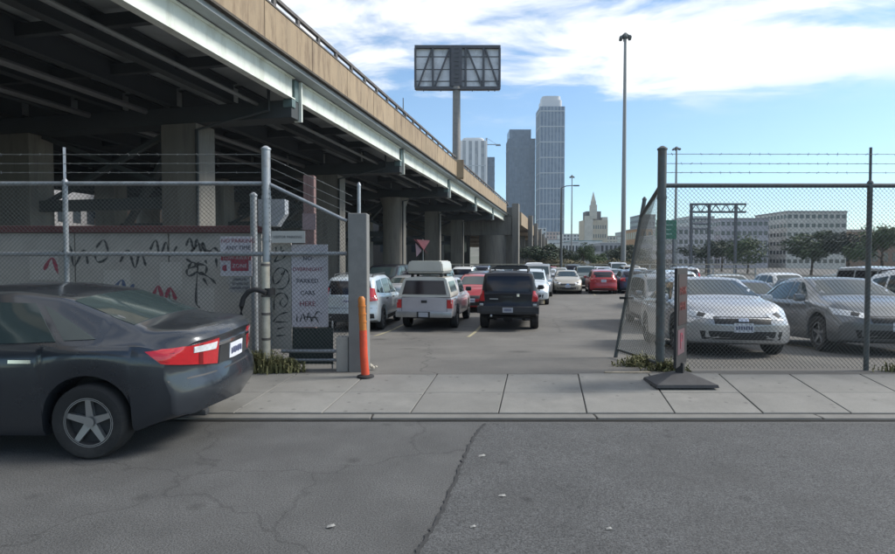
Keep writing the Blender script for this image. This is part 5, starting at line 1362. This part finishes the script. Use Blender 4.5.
for lb, x0, x1, yt, D, dp, m_, rw, cl, rf_ in LOW: block('low_building', lb, x0, x1, yt, D, dp, m_, rw, cl, rf_, group='buildings beyond the lot')
LOW2 = [('pale concrete mid-rise behind the sign gantry', 673, 714, 227, 140, 14, c_('pale_concrete', (.44, .42, .43)), 4, 8, white_),
        ('lilac grey mid-rise right of the sign gantry', 720, 768, 219, 150, 16, c_('lilac_concrete', (.36, .35, .38)), 5, 9, grey_),
        ('pale office slab past the broad leafy tree', 786, 846, 212, 155, 16, c_('pale_office', (.47, .46, .43)), 6, 10, grey_)]
for lb, x0, x1, yt, D, dp, m_, rw, cl, rf_ in LOW2: block('mid_rise_building', lb, x0, x1, yt, D, dp, m_, rw, cl, rf_, group='buildings beyond the lot', wfrac=(.62, .42))
HILL = [('small cream block on the hill left of the tower feet', 497, 511, 236, 520, 30, cream, 3, 4, grey_),
        ('grey block at the foot of the dark tower', 512, 530, 233, 560, 30, grey_, 3, 5, white_),
        ('pale block at the foot of the white-banded tower', 532, 546, 228, 600, 30, white_, 4, 4, grey_),
        ('pink block on the hill right of the white-banded tower', 546, 562, 232, 640, 30, pink_, 3, 5, cream),
        ('white block on the hill behind the slender mast', 563, 580, 234, 560, 30, white_, 3, 5, grey_),
        ('cream block on the hill right of the spired building', 606, 622, 236, 600, 30, cream, 2, 5, grey_),
        ('grey slab on the hill behind the light mast', 622, 640, 232, 700, 30, grey_, 3, 6, white_),
        ('dark slab behind the gate leaf', 641, 655, 215, 480, 30, c_('slab_dark', (.13, .15, .17)), 6, 4, grey_),
        ('pale slab beyond the sign gantry', 688, 714, 217, 420, 30, white_, 5, 7, grey_),
        ('grey slab on the far right hill', 722, 750, 224, 520, 30, grey_, 4, 6, white_),
        ('cream block on the far right hill', 756, 790, 230, 480, 30, cream, 3, 8, grey_),
        ('white block on the far right hill', 800, 826, 222, 560, 30, white_, 5, 6, grey_),
        ('pink block on the far right hill', 834, 872, 230, 460, 30, pink_, 3, 8, cream)]
for lb, x0, x1, yt, D, dp, m_, rw, cl, rf_ in HILL: block('hill_building', lb, x0, x1, yt, D, dp, m_, rw, cl, rf_, group='buildings on the hill')

# towers
def tower(label, px0, px1, pyt, D, depth, m_body, m_fin, nfin, m_band, nband, crown=None, step=None, finw=.12):
    a, b = P(px0, 260, D), P(px1, 260, D); zt_ = P(px0, pyt, D).z; zg = hz_(a.x, D) - 2
    cx, hw_, H = (a.x + b.x)/2, (b.x - a.x)/2, zt_ - zg
    root = thing('tower', label, 'skyscraper', (cx, D, zg), 0, 'city towers')
    Hb = H - (crown[1] if crown else 0)
    def rounded(k, y0, y1, z0, z1, rad):
        w2 = hw_*k; pts = []
        for (cx0, cy0, a0) in ((w2 - rad, y0 + rad, -90), (w2 - rad, y1 - rad, 0), (-w2 + rad, y1 - rad, 90), (-w2 + rad, y0 + rad, 180)):
            pts += [(cx0 + rad*math.cos(R(a0 + 18*q)), cy0 + rad*math.sin(R(a0 + 18*q))) for q in range(6)]
        return MB().prism(pts, 'z', z0, z1)
    MB().box(-hw_, hw_, 0, depth, 0, Hb).build('glass_body', m_body, root)
    cw = 2*hw_ / nfin
    for k in range(nfin + 1):
        x = -hw_ + cw*k; MB().box(x - cw*finw, x + cw*finw, -.5, -.002, 0, Hb).build('fin', m_fin, root)
    nd = max(2, int(nfin*depth/(2*hw_)))
    for k in range(nd + 1):
        for sg in (-1, 1):
            y_ = depth/nd*k; MB().box(min(sg*hw_*1.0002, sg*(hw_ + .5)), max(sg*hw_*1.0002, sg*(hw_ + .5)), y_ - cw*finw, y_ + cw*finw, 0, Hb).build('fin', m_fin, root)
    for k in range(1, nband + 1):
        z = Hb*k/(nband + .3); MB().box(-hw_ - .65, hw_ + .65, -.65, depth + .65, z - .55, z + .55).build('floor_band', m_band, root)
    if crown:
        h1_ = Hb + (H - Hb)*.62
        rounded(crown[0], depth*.07, depth*.93, Hb + .003, h1_, hw_*.28).build('crown', crown[2], root, smooth=30)
        rounded(crown[0]*.9, depth*.12, depth*.88, h1_ + .003, H, hw_*.34).build('crown_cap', crown[2], root, smooth=30)
    if step:
        s0, s1, sh = step; MB().box(hw_*s0, hw_*s1, 1, depth - 1, Hb + .003, Hb + sh).build('upper_block', m_body, root)
    return root
def facade(nm, c0, c1, sx, sz, frac=.35):
    """curtain wall: floors and bays of slightly different glass"""
    m = bpy.data.materials.new(nm); m.use_nodes = True; N, L = m.node_tree.nodes, m.node_tree.links; b = N['Principled BSDF']
    tc = N.new('ShaderNodeTexCoord'); mp = N.new('ShaderNodeMapping'); mp.inputs['Scale'].default_value = (sx, sx, sz); L.new(tc.outputs['Object'], mp.inputs[0])
    fl = N.new('ShaderNodeVectorMath'); fl.operation = 'FLOOR'; L.new(mp.outputs[0], fl.inputs[0])
    wn_ = N.new('ShaderNodeTexWhiteNoise'); wn_.noise_dimensions = '3D'; L.new(fl.outputs[0], wn_.inputs[0])
    mx = N.new('ShaderNodeMix'); mx.data_type = 'RGBA'; mx.inputs['A'].default_value = (*c0, 1); mx.inputs['B'].default_value = (*c1, 1)
    L.new(wn_.outputs['Value'], mx.inputs['Factor']); L.new(mx.outputs['Result'], b.inputs['Base Color'])
    b.inputs['Roughness'].default_value = .3; b.inputs['Specular IOR Level'].default_value = .5
    return m
f_blue = facade('curtain_wall_slate', (.045, .08, .135), (.12, .165, .235), .22, .28)
f_dark = facade('curtain_wall_dark', (.05, .082, .125), (.10, .14, .20), .3, .30)
f_pale = facade('curtain_wall_pale', (.22, .23, .25), (.34, .34, .35), .25, .3)
m_fin = mat('tower_fin', (.25, .29, .34), .6, var=.05); m_find = mat('tower_fin_dark', (.09, .12, .16), .6, var=.05)
m_band = mat('tower_band', (.42, .44, .46), .6, var=.05); m_white = mat('tower_white', (.62, .62, .63), .6, var=.05)
tower('tall slate tower with white floor bands and a pale rounded crown', 539.5, 563.5, 95, 760, 33, f_blue, m_fin, 7, m_band, 9, crown=(.86, 15, mat('crown_pale', (.50, .51, .54), .5, var=.05)), finw=.14)
tower('dark blue glass tower with a stepped top', 508.5, 534.5, 138.5, 800, 34, f_dark, m_find, 9, m_find, 3, step=(-.95, .70, 13.0), finw=.06)
tower('white and grey striped tower behind the billboard post', 461, 485.5, 137, 620, 26, f_pale, m_white, 4, m_band, 1, crown=(.9, 4, m_white), finw=.24)
tower('half built dark tower under the crane', 484, 494, 157, 680, 14, f_dark, m_find, 3, m_find, 12, finw=.1)
tower('pale hotel slab at the foot of the dark blue tower', 497, 508, 224, 640, 20, f_pale, m_white, 4, m_band, 4)
# tower crane
q = P(486.5, 157, 700); t_ = P(486.5, 138, 700); zg = hz_(q.x, 700) - 2
cr = thing('tower_crane', 'thin tower crane above the half built tower', 'crane', (q.x, 700, zg))
MB().box(-.9, .9, -.9, .9, 0, t_.z - zg).build('mast', m_fin, cr)
zj = P(490, 144.5, 700).z - zg
MB().box(-9, 17, -.6, .6, zj - .5, zj + .5).build('jib', m_fin, cr)
MB().box(11.5, 17.5, -1.4, 1.4, zj - 1.6, zj - .505).build('counterweight', m_find, cr)
MB().bar((0, 0, t_.z - zg), (-8.5, 0, zj + .5), .35).build('stay', m_fin, cr); MB().bar((0, 0, t_.z - zg), (12, 0, zj + .5), .35).build('stay', m_fin, cr)
# spired building
D = 480; zg = hz_(P(596, 260, D).x, D) - 2; X = lambda px: (px - 447.5)/F_PX*D; Z = lambda py: P(596, py, D).z - zg
xc = X(596)
sb = thing('spired_building', 'pale stone building with a slender pointed central tower', 'building', (xc, D, zg))
m_st = c_('pale_stone', (.46, .43, .37)); m_st2 = c_('warm_stone', (.42, .36, .27))
MB().box(X(583.5) - xc, X(607.5) - xc, 0, 18, 0, Z(220)).build('main_block', m_st2, sb)
MB().box(X(584) - xc, X(592) - xc, -2, -.01, 0, Z(216)).build('wing', m_st, sb)
MB().box(X(602.0) - xc, X(607.5) - xc, .5, 17, Z(220) + .003, Z(217)).build('penthouse', m_st, sb)
MB().box(X(586.8) - xc, X(601.5) - xc, 3, 15, Z(220) + .005, Z(211)).build('dark_upper_storey', c_('dark_slate', (.10, .09, .09)), sb)
tx = X(592.8) - xc; w_ = 2.6
MB().box(tx - w_, tx + w_, -2.4, 2.6, Z(219), Z(205)).build('tower_shaft', m_st, sb)
MB().box(tx - w_*.72, tx + w_*.72, -1.7, 1.9, Z(205) + .003, Z(201.5)).build('belfry', m_st, sb)
mb = MB(); mb.faces([(tx - 1.7, -1.5, Z(201.5)), (tx + 1.7, -1.5, Z(201.5)), (tx + 1.7, 1.7, Z(201.5)), (tx - 1.7, 1.7, Z(201.5)), (tx, .1, Z(191))], [(3, 2, 1, 0), (0, 1, 4), (1, 2, 4), (2, 3, 4), (3, 0, 4)]); mb.build('spire', m_st, sb)
for r_ in range(4):
    for k in range(6):
        o = link('window', unit_window(), sb, (X(593.5 + k*2.3) - xc, -.02, Z(254 - r_*9))); o.scale = (1.0, 1, 3.2)

# freeway sign gantry and the green direction sign
D = 72; gx = lambda px: (px - 447.5)/F_PX*D; zg = zlot(D)
gt = thing('sign_gantry', 'steel sign gantry with twin posts beyond the right fence', 'gantry', (gx(702), D, zg)); gz = lambda py: P(700, py, D).z - zg
m_gan = mat('gantry_steel', (.10, .105, .12), .6, .3, var=.12)
for px in (690.5, 708.5, 735): MB().box(gx(px - 1.1) - gx(702), gx(px + 1.1) - gx(702), -.15, .15, 0, gz(204.5)).build('post', m_gan, gt)
xa_, xb_ = gx(689) - gx(702), gx(745) - gx(702)
for py in (204.2, 212): MB().box(xa_, xb_, -.12, .12, gz(py) - .12, gz(py) + .12).build('chord', m_gan, gt)
k = 0; px = 690
while px < 742: MB().bar((gx(px) - gx(702), 0, gz(204.5 if k % 2 else 212)), (gx(px + 5) - gx(702), 0, gz(212 if k % 2 else 204.5)), .10).build('lattice', m_gan, gt); px += 5; k += 1
for py in (219, 224, 229): MB().box(gx(692) - gx(702), gx(707) - gx(702), -.06, .06, gz(py) - .08, gz(py) + .08).build('slat', m_gan, gt)
D = 88; gx = lambda px: (px - 447.5)/F_PX*D; zg = zlot(D); gz = lambda py: P(666, py, D).z - zg
gs = thing('green_road_sign', 'green direction sign on two posts behind the right fence', 'sign', (gx(666), D, zg))
for px in (658.5, 673): MB().box(gx(px) - gx(666) - .1, gx(px) - gx(666) + .1, .06, .2, 0, gz(221)).build('post', m_gan, gs)
MB().box(gx(655.5) - gx(666), gx(676) - gx(666), -.03, .05, gz(239), gz(220)).build('panel', mat('sign_green', (.02, .15, .09), .5, var=.12, dirt=(.04, .12, .09), dscale=1.5, damt=.5), gs)
for py, s_ in ((225, 9), (229.5, 7), (234, 8)): MB().box(gx(665 - s_*.8) - gx(666), gx(665 + s_*.8) - gx(666), -.045, -.034, gz(py) - .09, gz(py) + .09).build('legend_bar', mat('sign_legend', (.25, .38, .33), .5), gs)
# low fence at the far end of the lot
D = 64; lw = thing('lot_end_fence', 'low pale rail fence closing the far end of the lot', 'fence', (13, D, zlot(D)))
for k in range(16): MB().box(-14 + 2.4*k - .06, -14 + 2.4*k + .06, -.05, .05, 0, 1.7).build('post', m_galv, lw)
for z in (.6, 1.15, 1.66): MB().box(-14, 22, -.075, -.052, z - .06, z + .06).build('rail', mat('pale_rail', (.34, .31, .25), .8, var=.2), lw)
# bank of dry shrubs beyond the fence
r_ = np.random.default_rng(5)
m_shrub = mat('dry_shrub', (.115, .10, .055), .85, var=.5, scale=.8, objrand=.3)
shm = leaf_mesh(1500, 77, 7); shm.materials.append(m_shrub)
for k in range(22):
    px = 528 + 6.2*k + r_.uniform(-2, 2); D = r_.uniform(67, 78); s_ = r_.uniform(.8, 1.5)
    o = link('shrub', shm, None, ((px - 447.5)/F_PX*D, D, zlot(D) + .8*s_), (0, 0, r_.uniform(0, 6.28))); o.scale = (2.0*s_, 1.6*s_, 1.05*s_)
    tag(o, 'dry olive shrub on the verge behind the low pale rail fence', 'shrub', 'shrubs behind the lot end fence')

# buildings seen under and left of the viaduct; dark ones added to darken the gaps
block('office_building', 'bright white office block seen through the viaduct piers', 190, 262, 170, 92, 20, c_('bright_white_wall', (.66, .66, .66)), 4, 7, white_, base=-.5, wfrac=(.7, .4))
block('added_dark_warehouse', 'added dark brown warehouse keeping the far side of the viaduct dark', 262, 345, 186, 96, 16, dgrey, 2, 6, dgrey, base=-.5)
block('added_dark_warehouse', 'long added dark warehouse keeping the view behind the round pier dark', 330, 470, 215, 128, 16, dgrey, 1, 9, dgrey, base=-.5)
block('brick_building', 'brown brick block left of the white office building', 60, 188, 150, 78, 20, brown_, 3, 9, grey_, base=-.5)
block('corner_building', 'grey corner building at the far left beyond the viaduct', -160, 55, 120, 70, 20, grey_, 4, 9, white_, base=-.5)

# ------------------------------------------------------------------ haze
hb = MB().box(-1000, 1400, -60, 1250, -2.3, 290).build('haze', None)
hm = bpy.data.materials.new('haze'); hm.use_nodes = True; hn, hl = hm.node_tree.nodes, hm.node_tree.links
hn.clear(); ho = hn.new('ShaderNodeOutputMaterial'); hv = hn.new('ShaderNodeVolumePrincipled')
hv.inputs['Color'].default_value = (.70, .84, 1.0, 1); hv.inputs['Density'].default_value = 0.0002; hv.inputs['Anisotropy'].default_value = 0.2
hl.new(hv.outputs[0], ho.inputs['Volume']); hb.data.materials.append(hm); hb['kind'] = 'stuff'
